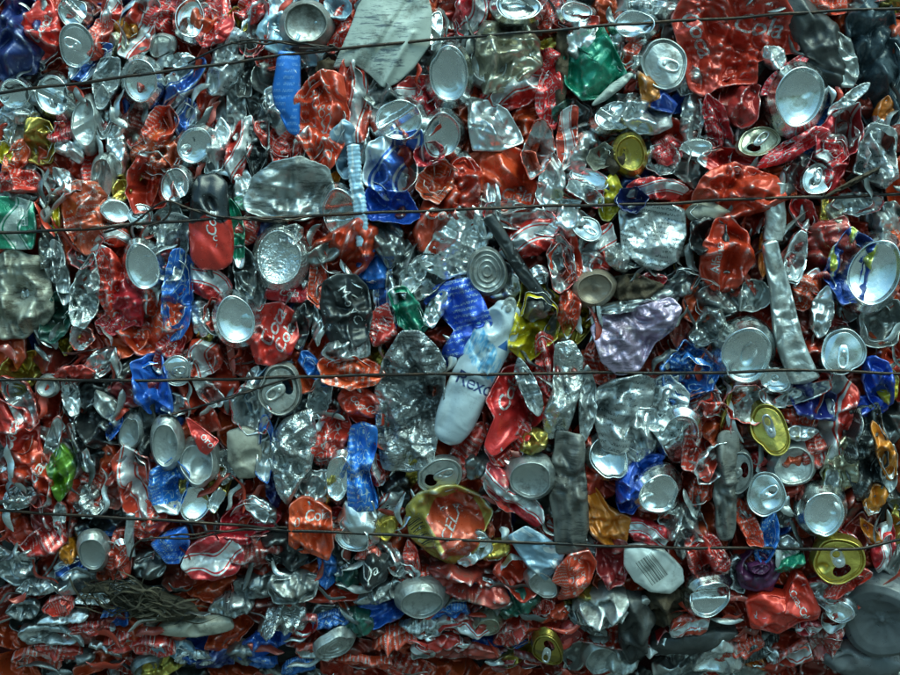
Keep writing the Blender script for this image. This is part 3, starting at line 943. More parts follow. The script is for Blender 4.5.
def flap(rng, rad, ang, T, mat, parent, z0=0.0, other=None):
    """a torn edge of sheet metal that stands up along part of the outline and curls over"""
    t0 = ang + rng.choice([math.pi / 2, -math.pi / 2, 0, math.pi]) + rng.uniform(-.5, .5)
    span = rng.uniform(.6, 1.5)
    n, m = 26, 7
    tt = np.linspace(-1, 1, n)[:, None]; w = np.linspace(0, 1, m)[None, :]
    th = t0 + tt * span
    R_med = float(np.median(rad(th)))
    R0 = rad(th) * rng.uniform(.62, .88)
    hgt = rng.uniform(2.5, 6.5) * min(1.0, R_med / 20.0) * (1 - tt ** 2) ** .6 * (1 + .25 * np.sin(tt * 5 + rng.uniform(0, 6)))
    curl = rng.uniform(.3, 1.5)
    out = hgt * (np.sin(w * curl) * rng.choice([-1, 1]) * .8 + .12 * np.sin(tt * 9 + w * 3))
    X = (R0 + out) * np.cos(th); Y = (R0 + out) * np.sin(th)
    Z = z0 - T * .3 + hgt * w * 1.15 * np.cos(w * curl * .5) + .5 * np.sin(tt * 7)
    V = np.stack((X, Y, np.broadcast_to(Z, X.shape)), -1).reshape(-1, 3)
    F = grid_faces(n, m)
    V2 = V + np.array([0, 0, -.35]) + .45 * np.column_stack((np.cos(np.broadcast_to(th, X.shape).ravel()), np.sin(np.broadcast_to(th, X.shape).ravel()), np.zeros(V.shape[0])))
    V = np.vstack((V, V2)); F = np.vstack((F, F[:, ::-1] + n * m))
    ring = [i * m + m - 1 for i in range(n)]
    e = np.array([[a, b, b + n * m, a + n * m] for a, b in zip(ring[:-1], ring[1:])])
    F = np.vstack((F, e))
    uv = np.zeros((len(V), 2))
    o = link_mesh('torn_edge', V, F, mat, uv, parent)
    if other and other != mat:
        o.data.materials.append(MATS[other])
        a_, b_ = (1, 0) if rng.random() < .5 else (0, 1)
        h_ = (n - 1) * (m - 1)
        o.data.polygons.foreach_set('material_index', np.array([a_] * h_ + [b_] * h_ + [0] * (n - 1), np.int32))
    return o

BOT = [(1.18, -.95), (1.14, -.62), (1.08, -.42), (.99, -.26), (.91, -.10), (.875, -.02), (.85, 0), (.825, -.025), (.80, -.11), (.785, -.20),
       (.75, -.235), (.68, -.27), (.56, -.335), (.42, -.385), (.25, -.42), (.12, -.43), (.0, -.43)]
LID = [(1.07, -.60), (1.03, -.40), (.985, -.16), (1.0, -.06), (1.0, -.02), (.98, .005), (.955, .008), (.935, -.01), (.925, -.06), (.915, -.13), (.895, -.165),
       (.865, -.165), (.845, -.135), (.83, -.10), (.80, -.092), (.6, -.09), (.4, -.09), (.2, -.09), (0, -.09)]
RNG = [(1.12, -.6), (1.04, -.3), (.98, -.08), (.94, 0), (.90, -.03), (.87, -.12), (.80, -.16), (.76, -.08), (.72, -.05), (.68, -.12), (.55, -.17), (.50, -.11), (.46, -.10),
       (.42, -.17), (.28, -.2), (.24, -.15), (.2, -.15), (.16, -.2), (0, -.21)]

def disc(name, rng, prof, D, Dm, ang, mat, parent, z0, dent=False, mouth=None, tilt=None, warp=1.0):
    """a round can end (lathe profile), squashed to D x Dm, bent and dented; mouth = (angle) opens the drinking hole"""
    P = np.array(prof)
    # resample the profile
    seg = np.r_[0, np.cumsum(np.hypot(np.diff(P[:, 0]), np.diff(P[:, 1])))]
    ss = np.unique(np.r_[seg, np.linspace(0, seg[-1], 30)])
    pr, pz = np.interp(ss, seg, P[:, 0]), np.interp(ss, seg, P[:, 1])
    nt = 64
    th = np.linspace(0, 2 * math.pi, nt, endpoint=False)
    rr = pr[:, None] * np.ones(nt)[None]; zz = pz[:, None] * np.ones(nt)[None]
    ph = [rng.uniform(0, 6.28) for _ in range(4)]
    wob = 1 + warp * (.035 * np.sin(2 * th + ph[0]) + .03 * np.sin(3 * th + ph[1]) + .014 * np.sin(5 * th + ph[2]))
    # a flattened or folded stretch of rim
    for _ in range(rng.choice([0, 1, 1])):
        c = rng.uniform(0, 6.28); wd = rng.uniform(.3, .6)
        d = np.abs((th - c + math.pi) % (2 * math.pi) - math.pi)
        wob = wob - warp * rng.uniform(.04, .13) * np.clip(1 - d / wd, 0, 1)
    rr = rr * wob[None]
    x = rr * np.cos(th); y = rr * np.sin(th)
    # bend across a line
    for _ in range(2 if dent else rng.choice([0, 1, 1])):
        b = rng.uniform(0, 6.28); off = rng.uniform(.05, .55)
        d = x * math.cos(b) + y * math.sin(b) - off
        zz = zz - np.clip(d, 0, 2) * rng.uniform(.15, .5) * warp
    for _ in range(rng.choice([3, 4]) if dent else rng.choice([0, 1, 1, 2])):
        a = rng.uniform(0, 6.28); q = rng.uniform(.1, .75); w = rng.uniform(.2, .5)
        dx, dy = x - q * math.cos(a), y - q * math.sin(a)
        k = np.clip(1 - (dx * dx + dy * dy * rng.uniform(.6, 2)) / w ** 2, 0, 1)
        zz = zz + rng.uniform(-.22, .10) * warp * k
    if dent:
        b = rng.uniform(0, 3.1)
        d = x * math.cos(b) + y * math.sin(b) - rng.uniform(-.2, .2)
        zz = zz + rng.choice([-1, 1]) * .34 * np.clip(1 - np.abs(d) / .28, 0, 1)
    zz = zz + warp * .02 * np.sin(x * 6 + ph[0]) * np.sin(y * 5 + ph[1])
    a, b = D / 2 / 1.0, Dm / 2 / 1.0
    sc = math.sqrt(a * b)
    X0, Y0, Z0 = x * a, y * b, zz * sc
    ca, sa = math.cos(ang), math.sin(ang)
    X = X0 * ca - Y0 * sa; Y = X0 * sa + Y0 * ca; Z = Z0
    if tilt is None: tilt = (rng.uniform(-22, 26), rng.uniform(-24, 24))
    tx, ty = R(tilt[0]), R(tilt[1])
    Z = Z + X * math.sin(ty) + Y * math.sin(tx)
    npf = len(pr)
    V = np.stack((X, Y, Z + z0), -1).reshape(-1, 3)
    F = grid_faces(npf, nt, True)
    uv = np.stack((x * .5 + .5, y * .5 + .5), -1).reshape(-1, 2)
    if mouth is not None:
        mx_, my_ = .44 * math.cos(mouth), .44 * math.sin(mouth)
        ex, ey = math.cos(mouth), math.sin(mouth)
        px, py = rr * 0 + pr[:, None] * np.cos(th), pr[:, None] * np.sin(th)
        u = ((px - mx_) * ex + (py - my_) * ey) / .27; v = (-(px - mx_) * ey + (py - my_) * ex) / .36
        e = np.hypot(u, v).reshape(-1)
        fe = e[F].mean(1)
        keep = fe > 1
        F = F[keep]
        # pull the ragged border of the hole onto a clean oval
        cnt = np.zeros(len(V), int); np.add.at(cnt, F.ravel(), 1)
        full = np.zeros(len(V), int); np.add.at(full, grid_faces(npf, nt, True).ravel(), 1)
        bd = (cnt > 0) & (cnt < full)
        cen = V[np.argmin(e)]
        V[bd] = cen + (V[bd] - cen) * (1.0 / np.maximum(e[bd], .3))[:, None]
    F = outward(V, F)
    o = link_mesh(name, V, F, mat, uv, parent)
    def place(px, py, pz):   # a point of the lid's own plane (unit radius) -> object coordinates
        X_, Y_ = px * a, py * b
        X2, Y2 = X_ * ca - Y_ * sa, X_ * sa + Y_ * ca
        return np.stack((X2, Y2, pz * sc + X2 * math.sin(ty) + Y2 * math.sin(tx) + z0), -1)
    return o, place

def tab(rng, place, mouth, mat, parent, up=False):
    """ring pull: a rounded plate with a finger hole, a solid nose and a rivet"""
    n, m = 44, 9
    t = np.linspace(0, 2 * math.pi, n, endpoint=False)[:, None]; w = np.linspace(0, 1, m)[None, :]
    ol, ow = .50, .27
    ox = ol * np.sign(np.cos(t)) * np.abs(np.cos(t)) ** .8; oy = ow * np.sign(np.sin(t)) * np.abs(np.sin(t)) ** .75
    ix = -.17 + .20 * np.cos(t); iy = .145 * np.sin(t)
    X = ox + (ix - ox) * w; Y = oy + (iy - oy) * w
    Z = .055 * np.sin(np.pi * np.clip(w, 0, 1)) ** .5 + 0 * X
    lift = np.clip(-(X) + .1, 0, 1) * (.75 if up else rng.uniform(.03, .18))
    Z = Z + lift - .055
    # nose and rivet
    rt = np.linspace(0, 2 * math.pi, n, endpoint=False)[:, None]; rw = np.linspace(0, 1, m)[None, :]
    RX = .20 + .10 * (1 - rw) * np.cos(rt); RY = .10 * (1 - rw) * np.sin(rt); RZ = .02 + .05 * np.sqrt(np.clip(1 - (1 - rw) ** 2, 0, 1)) + 0 * RX
    X = np.concatenate((X, RX)); Y = np.concatenate((Y, RY)); Z = np.concatenate((Z, RZ))
    X = X - .20
    ca, sa = math.cos(mouth), math.sin(mouth)
    PX, PY = X * ca - Y * sa, X * sa + Y * ca
    V = place(PX.ravel(), PY.ravel(), Z.ravel())
    idx = np.arange(n * m).reshape(n, m)
    F = np.stack((idx, np.roll(idx, -1, 0), np.roll(np.roll(idx, -1, 0), -1, 1), np.roll(idx, -1, 1)), -1)[:, :-1].reshape(-1, 4)
    F = np.vstack((F, F + n * m))
    V2 = V.copy()
    return link_mesh('pull_tab', V2, outward(V2, F), mat, np.zeros((len(V2), 2)), parent)

def tube(name, rng, L, W, ang, mat, parent=None, rib=0, kind='round', z0=0.0, u0=0.0, u1=1.0, flat=.75, crush=.5):
    """a long closed shape along ang: crushed tube, bar or aerosol can"""
    n = int(np.clip(L / 1.2, 24, 120)); m = 36
    u = np.linspace(u0, u1, n)[:, None]; t = np.linspace(0, 2 * math.pi, m, endpoint=False)[None, :]
    r = np.ones_like(u) * W / 2
    if kind == 'can':
        # nozzle collar and shoulder at u = 1, pinched crushed foot at u = 0
        r = np.interp(u, [0, .03, .10, .16, .24, .80, .86, .905, .935, .955, .98, 1.0], np.array([.30, .66, .86, .96, 1, 1.0, .93, .76, .62, .64, .52, .0]) * W / 2)
        for _ in range(3): r[1:-1] = (r[:-2] + 2 * r[1:-1] + r[2:]) / 4
    elif kind == 'square':
        r = np.interp(u, [0, .02, .3, .6, .97, 1], np.array([0, .60, .75, 1.0, 1.12, 0]) * W / 2)
    else:
        r = np.interp(u, [0, .015, .5, .985, 1], np.array([0, .9, 1, .95, 0]) * W / 2)
    bend = (rng.uniform(-1, 1) * W * .18 * np.sin(u * math.pi) + W * .05 * np.sin(u * 9 + rng.uniform(0, 6)))
    if kind == 'can': bend = bend * .3
    p = 1.0 if kind != 'square' else .55
    cx = np.sign(np.cos(t)) * np.abs(np.cos(t)) ** p; cz = np.sign(np.sin(t)) * np.abs(np.sin(t)) ** p
    d = r * cx; z = r * cz * flat
    if rib: 
        k = 1 + .07 * np.sin(u * L * 2 * math.pi / 4.4); d = d * k; z = z * k
    x = (u - .5) * L + 0 * d
    dd = crumple(rng, x, d, L, W, 0.0, W * .32 * crush, 'soft' if kind == 'can' else 'can')
    z = z + dd * np.clip(cz, 0, 1) * np.minimum(1, np.minimum(u, 1 - u) * 12)
    d = d + bend
    ca, sa = math.cos(ang), math.sin(ang)
    V = np.stack((x * ca - d * sa, x * sa + d * ca, z + z0), -1).reshape(-1, 3)
    F = grid_faces(n, m, True)
    uv = np.stack((u + 0 * d, (d / W + .5)), -1).reshape(-1, 2)
    a, b, c = V[F[:, 0]], V[F[:, 1]], V[F[:, 2]]
    cen = V[F].mean(1); ax = np.stack((((cen[:, 0] * ca + cen[:, 1] * sa)) * ca, ((cen[:, 0] * ca + cen[:, 1] * sa)) * sa, np.full(len(F), z0)), -1)
    s = (np.cross(b - a, c - a) * (cen - ax)).sum()
    if s < 0: F = F[:, ::-1]
    return link_mesh(name, V, F, mat, uv, parent)

def lettering(parent, root_off, text, dx, dy, size, ang, shear, ink, extra=()):
    """printed letters laid onto the surface below them"""
    cu = bpy.data.curves.new('lettering', 'FONT'); cu.body = text; cu.size = size * S * 1.2; cu.shear = shear
    cu.align_x = 'CENTER'; cu.align_y = 'CENTER'; cu.resolution_u = 3; cu.space_character = .92
    if shear: cu.offset = .0002 * size / 14
    tmp = bpy.data.objects.new('lettering', cu); col.objects.link(tmp)
    bpy.context.view_layer.update()
    dg = bpy.context.evaluated_depsgraph_get()
    me = bpy.data.meshes.new_from_object(tmp.evaluated_get(dg))
    bpy.data.objects.remove(tmp)
    bm = bmesh.new(); bm.from_mesh(me)
    for _ in range(4):
        ed = [e for e in bm.edges if e.calc_length() > 1.8 * S]
        if not ed: break
        bmesh.ops.subdivide_edges(bm, edges=ed, cuts=1); bmesh.ops.triangulate(bm, faces=bm.faces[:])
    # the surface: body (and extra parts) in the root's coordinates
    vs, fs = [], []
    for o in (parent,) + tuple(extra):
        k = len(vs); vs += [v.co.copy() for v in o.data.vertices]; fs += [[k + i for i in p.vertices] for p in o.data.polygons]
    tree = BVHTree.FromPolygons(vs, fs)
    ca, sa = math.cos(ang), math.sin(ang)
    dead = []
    for v in bm.verts:
        x, y = v.co.x, v.co.y
        px, pz = dx * S + x * ca - y * sa, -dy * S + x * sa + y * ca
        hit = tree.ray_cast(Vector((px, -1, pz)), Vector((0, 1, 0)))
        if hit[0] is None: dead.append(v); v.co = Vector((px, 0, pz))
        else: v.co = Vector((px, hit[0].y - .00045, pz))
    if dead: bmesh.ops.delete(bm, geom=dead, context='VERTS')
    if not bm.faces: bm.free(); return None
    bm.to_mesh(me); bm.free(); me.materials.clear(); me.materials.append(MATS['ink_' + ink])
    for p in me.polygons: p.use_smooth = False
    o = bpy.data.objects.new('lettering', me); col.objects.link(o); o.parent = parent
    return o

# ------------------------------------------------------------------ the catalogue
def face_depth(x, y):
    """how far the front of the bale stands forward: it bulges, leaning back towards its foot and a little towards its sides"""
    d = 5 * math.sin(x / 140.0) * math.sin(y / 95.0)
    return d + bulge(y)
def bulge(y):
    return -78 * max(0.0, (y - 230) / 445.0) ** 2 - (max(0.0, (y - 590) / 85.0) ** 2) * 34
def lean(y):                    # the slope of the bulge as an angle
    return math.atan((bulge(y + 6) - bulge(y - 6)) / 12)
def height(y):
    return (337.5 - y) * (1 - bulge(y) / (DIST / S)) * S
DIST = 2.4

WORDS = {'al': 'bare silver', 'dl': 'dull grey', 'ds': 'dark grey', 'sp': 'printed silver', 'fl': 'crinkled foil', 'fd': 'crumpled foil', 'rd': 'red', 'ro': 'bright red',
         'dr': 'dark red', 'rs': 'red and white', 'bl': 'bright blue', 'rb': 'royal blue', 'by': 'blue and yellow', 'nv': 'navy blue', 'ib': 'pale blue',
         'bw': 'silver and blue', 'gn': 'green', 'dg': 'dark green', 'gs': 'green and silver', 'lm': 'lime green', 'ye': 'yellow', 'go': 'gold', 'or': 'orange',
         'bk': 'black', 'bp': 'black printed', 'ch': 'pale champagne', 'cr': 'cream', 'br': 'brown', 'tn': 'tan', 'wp': 'white', 'pu': 'purple', 'dp': 'dark plastic',
         'gp': 'grey plastic', 'ru': 'rusty', 'rg': 'muddy', 'mg': 'purple', 'bc': 'pale', 'cp': 'clear plastic', 'rk': 'red and black', 'fo': 'orange', 'rgd': 'red and gold',
         'st': 'blue', 'sc': 'white'}
PART_NAMES = {'wp': 'plastic_sheet', 'st': 'plastic_strap', 'dp': 'plastic_sheet', 'gp': 'plastic_bottle', 'cp': 'plastic_bottle', 'br': 'brown_scrap', 'rg': 'rag', 'sc': 'spray_can', 'mg': 'plastic_bottle', 'tn': 'cardboard_piece'}

items = []
for line in CAT.strip().splitlines():
    head, _, desc = line.partition('|')
    tk = head.split()
    it = dict(kind=tk[0], cx=float(tk[1]), cy=float(tk[2]), L=float(tk[3]), W=float(tk[4]), ang=R(float(tk[5])), mat=tk[6], desc=desc.strip(), lm=None)
    for kv in tk[7:]:
        if '=' in kv:
            k, v = kv.split('=', 1); it[k] = v
            last = k
        else: it[last] += ' ' + kv
    if it['desc'].startswith('@'):
        a, _, b = it['desc'][1:].partition(';'); it['lm'] = a.strip(); it['desc'] = b.strip()
    if it['kind'] == 'poly':
        P = np.array([[float(q) for q in p.split(',')] for p in it['pts'].split(';')])
        P = np.column_stack((P[:, 0] - it['cx'], it['cy'] - P[:, 1])); it['P'] = P
        ca, sa = math.cos(it['ang']), math.sin(it['ang'])
        a = P[:, 0] * ca + P[:, 1] * sa; b = -P[:, 0] * sa + P[:, 1] * ca
        it['L'], it['W'] = np.ptp(a), np.ptp(b)
    if it['cy'] > 585 and it['kind'] == 'side' and not it['lm']:
        it['W'] = max(11, it['W'] * .85); it['ang'] = R(((math.degrees(it['ang']) + 90) % 180 - 90) * .42)
    items.append(it)

# fill what the catalogue leaves open with small scraps wedged deeper in the bale
rf = random.Random(7)
grid = np.zeros((90, 118), bool)
gy, gx = np.mgrid[0:90, 0:118]; gxp, gyp = gx * 8.0 - 20, gy * 8.0 - 20
for it in items:
    dx, dy = gxp - it['cx'], it['cy'] - gyp
    ca, sa = math.cos(it['ang']), math.sin(it['ang'])
    grid |= ((dx * ca + dy * sa) / (it['L'] / 2)) ** 2 + ((-dx * sa + dy * ca) / (it['W'] / 2)) ** 2 < 1.0
open_cells = [(gxp[i, j], gyp[i, j]) for i in range(90) for j in range(118) if not grid[i, j]]
rf.shuffle(open_cells)
fill = []
for x, y in open_cells:
    if all((x - f['cx']) ** 2 + (y - f['cy']) ** 2 > 27 ** 2 for f in fill):
        m = rf.choice(['rd', 'ro', 'ro', 'dr', 'rd', 'al', 'dl', 'ds', 'rdp', 'rs', 'rd', 'dr', 'rd', 'ro', 'ro', 'bl' if rf.random() < .4 else 'dl', 'go' if rf.random() < .4 else 'ds'])
        fl_ang = R(rf.gauss(85, 35)) if y < 570 else R(rf.gauss(0, 25))
        fill.append(dict(kind='side', cx=x + rf.uniform(-3, 3), cy=y + rf.uniform(-3, 3), L=rf.uniform(56, 84), W=rf.uniform(30, 46), ang=fl_ang, mat=m, desc='', lm=None, fill=1, d=str(rf.uniform(-17, -9))))

EXTRA_PARTS = 0
def build(i, it):
    rng = random.Random(i * 7919 + 13)
    L, W, ang, mat, kind = it['L'], it['W'], it['ang'], it['mat'], it['kind']
    if it.get('pr'): mat = PRINTED.get(mat, mat)
    elif kind == 'side' and 't' not in it and mat in ('rd', 'ro', 'al') and rng.random() < .22: mat = PRINTED[mat]
    if 't' in it: mat = {'rd': 'rdn', 'ro': 'ron'}.get(mat, mat)
    if mat == 'dl' and kind == 'poly': mat = 'dlb'
    if mat == 'dp' and kind == 'poly' and 'strap' in it['desc']: mat = 'dps'
    disc_kind = kind in ('bot', 'lid')
    big = L * W
    d = float(it['d']) if 'd' in it else (6 if disc_kind else 1.5 + min(5.0, big / 700.0)) + rng.uniform(-1.5, 1.5)
    if disc_kind and it['lm']: d += 4
    if mat in ('rd', 'ro', 'rs', 'rdp', 'rop') and 'd' not in it: d += 2.2
    d += face_depth(it['cx'], it['cy'])
    name = PART_NAMES.get(it['mat'], 'crushed_can' if disc_kind or kind in ('can', 'lath') or big > 950 else 'can_scrap')
    if it['mat'] == 'tn' and kind == 'poly': name = 'crushed_can'
    if it['mat'] == 'tn' and kind == 'side' and it['cy'] > 600: name = 'cardboard_piece'
    if name == 'spray_can': pass
    elif kind == 'tube': name = {'ib': 'plastic_hose', 'bk': 'metal_bar'}.get(it['mat'], 'metal_tube')
    if 'twig' in it['desc']: name = 'twig'
    if 'stick' in it['desc'].split(): name = 'stick'
    if 'mud' in it['desc'] and it['mat'] == 'br': name = 'mud_clump'
    if 'strip' in it['desc'] and it['mat'] == 'wp': name = 'paper_strip'
    if 'cap' in it['desc'].split(): name = 'bottle_cap'
    if it['mat'] == 'pu': name = 'foil_sheet'
    if it['mat'] == 'or' and kind == 'poly': name = 'plastic_piece'
    if 'shard' in it['desc']: name = 'plastic_piece'
    loc = ((it['cx'] - 450) * S, -d * S, height(it['cy']))
    turn = (-lean(it['cy']), 0, 0)
    root = bpy.data.objects.new(name, None); col.objects.link(root)
    root.empty_display_size = .01; root.location = loc
    T = float(it.get('T', np.clip(.42 * W, 5, 15)))
    style = 'foil' if mat in ('fl', 'fd', 'pu') or it.get('foil') else 'can'
    if (mat == 'dp' and kind == 'side') or mat in ('wp', 'cp', 'rk', 'st', 'tn', 'cp', 'bc') or 'dome' in (it['lm'] or ''): style = 'soft'
    b = None
    if kind in ('side', 'poly'):
        if kind == 'side':
            g = 1.1 if mat in ('al', 'sp', 'dl', 'fl', 'ds', 'or', 'ye', 'go') else 1.3
            L *= g; W *= g * 1.07; T *= 1.15
        rad = poly_radius(it['P']) if kind == 'poly' else can_radius(rng, L, W, ang)
        if mat == 'dps':
            P2 = it['P']; Q = []
            for a_, b_ in zip(P2, np.roll(P2, -1, 0)):
                for f_ in (0, .33, .66): Q.append(a_ + (b_ - a_) * f_ + np.array([rng.uniform(-2.2, 2.2), rng.uniform(-2, 2)]))
            rad = poly_radius(Q)
        if kind == 'poly':
            rad_ = rad; rad = lambda th: rad_(th) * (1.03 if mat in ('dps', 'st', 'wp') else 1.12)
        metal_ = mat not in ('br', 'wp', 'dp', 'dps', 'cp', 'mg', 'rg', 'st')
        form = 'dome'; inside = band = None
        if metal_ and style != 'soft' and not it.get('rib'):
            q = rng.random()
            form = 'facet' if q < .32 else 'fold' if q < .58 else 'slab' if q < .74 else 'trough' if q < .95 and kind == 'side' and 't' not in it and big < 2600 else 'dome'
            if mat == 'pu' or (mat == 'gp'): form = 'fold'
            if it['lm'] == 'the flattened grey can': form = 'fold'
            if it['cx'] == 706: form = 'trough'
            if form == 'trough' and mat == 'al' and not it['desc'] and rng.random() < .6:
                mat = rng.choice(['rdn', 'ron', 'rdn']); inside = 'al'; it['two'] = 1
            if form == 'trough' and mat not in ('al', 'dl', 'fl', 'sp', 'ds') and rng.random() < .3: inside = 'al'
            elif kind == 'side' and mat in ('rd', 'ro', 'rs', 'dr', 'bl', 'bw', 'or', 'rb', 'gn') and rng.random() < .3: band = rng.choice([-1, 1]) * rng.uniform(.1, .2)
        b = body('body', rng, rad, L, W, ang, T, mat, style, 1 if it.get('rib') else 0, root, groove=(mat == 'wp' and big > 3000), form=form, inside=inside, band=band)
        if kind == 'side' and W > 15 and metal_ and COLLECT is None:
            for _ in range(rng.choice([0, 1, 1, 2])):
                flap(rng, rad, ang, T, 'al', root, other=mat)
    elif disc_kind:
        wall = it.get('wall') or rng.choice(['rd', 'rd', 'ro', 'ro', 'dl', 'rs', 'rdp', 'al', 'dr'])
        oa = rng.uniform(0, 6.28); off = .22 * L
        ox, oy = math.cos(oa) * off, math.sin(oa) * off
        bl, bw = L * 1.45, max(W, L * .75) * 1.35
        rad0 = can_radius(rng, bl, bw, oa)
        b = body('body', rng, rad0, bl, bw, oa, min(14, .4 * W), wall, 'can', 0, root, z0=-L * .24 - 11, form=rng.choice(['facet', 'fold']))
        if rng.random() < .5: flap(rng, rad0, oa, min(14, .4 * W), 'al', b, z0=-L * .2)
        b.location = (ox * S, 0, oy * S)
        dm = {'al': 'disc'}.get(mat, mat)
        if it.get('dirt'): dm = 'discdirty'
        if kind == 'bot':
            prof = RNG if it.get('rings') else BOT
            disc('base', rng, prof, L * 1.04, W * 1.04, ang, dm, root, 2.0, bool(it.get('dent')) or (not it['lm'] and rng.random() < .22), warp=rng.uniform(.5, .8) if it['lm'] else rng.uniform(.75, 1.5), tilt=(rng.uniform(-4, 16), rng.uniform(-10, 10)) if it['lm'] else None)
        else:
            mo = it.get('mouth', rng.choice(['0', '1'])) != '0'
            ma = rng.uniform(0, 6.28)
            if it.get('tabup'): ma = R(-70) - ang
            dl, place = disc('lid', rng, LID, L * 1.04, W * 1.04, ang, dm, root, 2.5, False, ma if mo else None, warp=1.0)
            tab(rng, place, ma, 'al' if mat in ('go', 'ch') else dm, dl, bool(it.get('tabup')))
    elif kind == 'tube':
        sq = it.get('sq')
        b = tube('body', rng, L, W, ang, mat, root, it.get('rib', 0), 'square' if sq else 'round', flat=.4 if it.get('rib') else .75)
    elif kind == 'can':
        b = tube('body', rng, L, W, ang, mat, root, kind='can', flat=.6, crush=1.7)
        cap = disc('nozzle_collar', rng, [(1.0, -1.2), (1.0, -.25), (.93, -.02), (.8, 0), (.72, -.1), (.4, -.12), (.36, .25), (.2, .3), (0, .3)], 22, 15, ang, 'dl', root, 0, warp=.5, tilt=(0, 0))[0]
        ca, sa = math.cos(ang), math.sin(ang)
        cap.location = (ca * L * .455 * S, -8 * S, sa * L * .455 * S)
        for tx, q in (('Rexona', (5, 15, 17, -25, 0)),):
            lettering(b, None, tx, q[0], q[1], q[2], R(q[3]), 0, 'n')
    elif kind == 'lath':
        prof = [(1.0, -.6), (1.0, -.3), (.93, -.08), (.80, -.0), (.62, -.02), (.42, -.10), (.2, -.20), (.08, -.18), (.05, -.12), (0, -.12)]
        b, place = disc('body', rng, prof, L, W, 0, mat, root, 0, warp=.8, tilt=(-8, 12))
        # petal ribs of the bottle's foot
        for v in b.data.vertices:
            x, z = v.co.x, v.co.z; rr = math.hypot(x, z) / (L * S / 2); a = math.atan2(z, x)
            v.co.y += .0006 * math.cos(a * 9) * math.sin(min(1, rr) * math.pi) ** 1.0
        body('neck', rng, can_radius(rng, 90, 60, R(80)), 90, 60, R(80), 12, mat, 'soft', 0, root, z0=-26)
    if 't' in it:
        for q in it['t'].split('/'):
            p = q.split(',')
            lettering(b, None, p[0], float(p[1]), float(p[2]), float(p[3]), R(float(p[4])), float(p[5]), p[6])
    root.rotation_euler = turn
    # one mesh alone is itself the thing
    kids = [o for o in root.children]
    if len(kids) == 1 and not kids[0].children:
        o = kids[0]; o.parent = None; o.location = loc; o.rotation_euler = turn; bpy.data.objects.remove(root); o.name = name; root = o
    it['root'] = root; it['name'] = name
    return root

for i, it in enumerate(items): build(i, it)
FILLERS = []
for i, it in enumerate(fill):
    rng = random.Random(i * 31 + 5); COLLECT = []
    L, W, ang, T = it['L'], it['W'], it['ang'], min(12, .42 * it['W'])
    body('body', rng, can_radius(rng, L, W, ang), L, W, ang, T, it['mat'], 'foil' if it['mat'] == 'fl' else 'can', form=rng.choice(['facet', 'fold', 'slab']))
    V, F, uvs, mat = COLLECT[0]
    FILLERS.append((V + np.array([it['cx'] - 450, height(it['cy']) / S, float(it['d']) + face_depth(it['cx'], it['cy'])]), F, uvs, mat))
COLLECT = None

def sliver(rng, L, W, ang):
    """a torn strip of sheet standing on edge: long, thin, bent and twisted"""
    n, m = 16, 4
    t = np.linspace(-1, 1, n)[:, None]; w = np.linspace(-1, 1, m)[None, :]
    x = t * L / 2 + 0 * w
    bend = L * (rng.uniform(-.25, .25) * (1 - t ** 2) + rng.uniform(-.06, .06) * np.sin(t * 5 + rng.uniform(0, 6)))
    tw = rng.uniform(.2, 1.35) + rng.uniform(-.7, .7) * t
    hw = W / 2 * (1 - np.abs(t) ** rng.uniform(2, 5)) ** .8 + .3
    y = bend + hw * w * np.cos(tw) * rng.choice([-1, 1]); z = hw * w * np.sin(tw) + 1.2 * np.sin(t * 4 + rng.uniform(0, 6))
    z = z + W * .18 * (1 - w * w)
    ca, sa = math.cos(ang), math.sin(ang)
    V = np.stack((x * ca - y * sa, x * sa + y * ca, z + 0 * x), -1).reshape(-1, 3)
    V2 = V + np.array([.35 * sa, -.35 * ca, -.35])
    F = grid_faces(n, m)
    return np.vstack((V, V2)), np.vstack((F, F[:, ::-1] + n * m))
rs_ = random.Random(21); count = 0
for _ in range(9000):
    if count >= 380: break
    x, y = rs_.uniform(-25, 925), rs_.uniform(-25, 700)
    near = 9.0
    for it in items:
        dx, dy = x - it['cx'], it['cy'] - y
        if abs(dx) > 90 or abs(dy) > 90: continue
        ca, sa = math.cos(it['ang']), math.sin(it['ang'])
        q = math.hypot((dx * ca + dy * sa) / (it['L'] / 2), (-dx * sa + dy * ca) / (it['W'] / 2))
        if it['kind'] not in ('side',) or it['lm']: q /= 1.12
        near = min(near, q)
    if near < .92: continue
    count += 1
    L, W = rs_.uniform(18, 48), rs_.uniform(3.5, 9)
    ang = R(rs_.gauss(88, 32)) if y < 575 else R(rs_.gauss(0, 24))
    V, F = sliver(rs_, L, W, ang)
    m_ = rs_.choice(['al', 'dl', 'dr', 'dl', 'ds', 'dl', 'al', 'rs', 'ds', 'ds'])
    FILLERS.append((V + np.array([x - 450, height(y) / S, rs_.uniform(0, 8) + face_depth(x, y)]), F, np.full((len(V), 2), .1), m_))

# frayed fibres on the muddy rag
rag = next(it for it in items if it['mat'] == 'rg')
Vs, Fs, k = [], [], 0
for _ in range(70):
    V, F = sliver(rs_, rs_.uniform(22, 60), rs_.uniform(.9, 2.2), R(rs_.gauss(-12, 26)))
    u, v = rs_.gauss(0, .42), rs_.gauss(0, .36)
    V = V + np.array([u * 62, v * 20 - u * 14, 6 + rs_.uniform(-3, 5)])
    Vs.append(V); Fs.append(F + k); k += len(V)
o = link_mesh('frayed_fibres', np.vstack(Vs), np.vstack(Fs), 'rg', np.zeros((k, 2)), rag['root'])
o['kind'] = 'stuff'

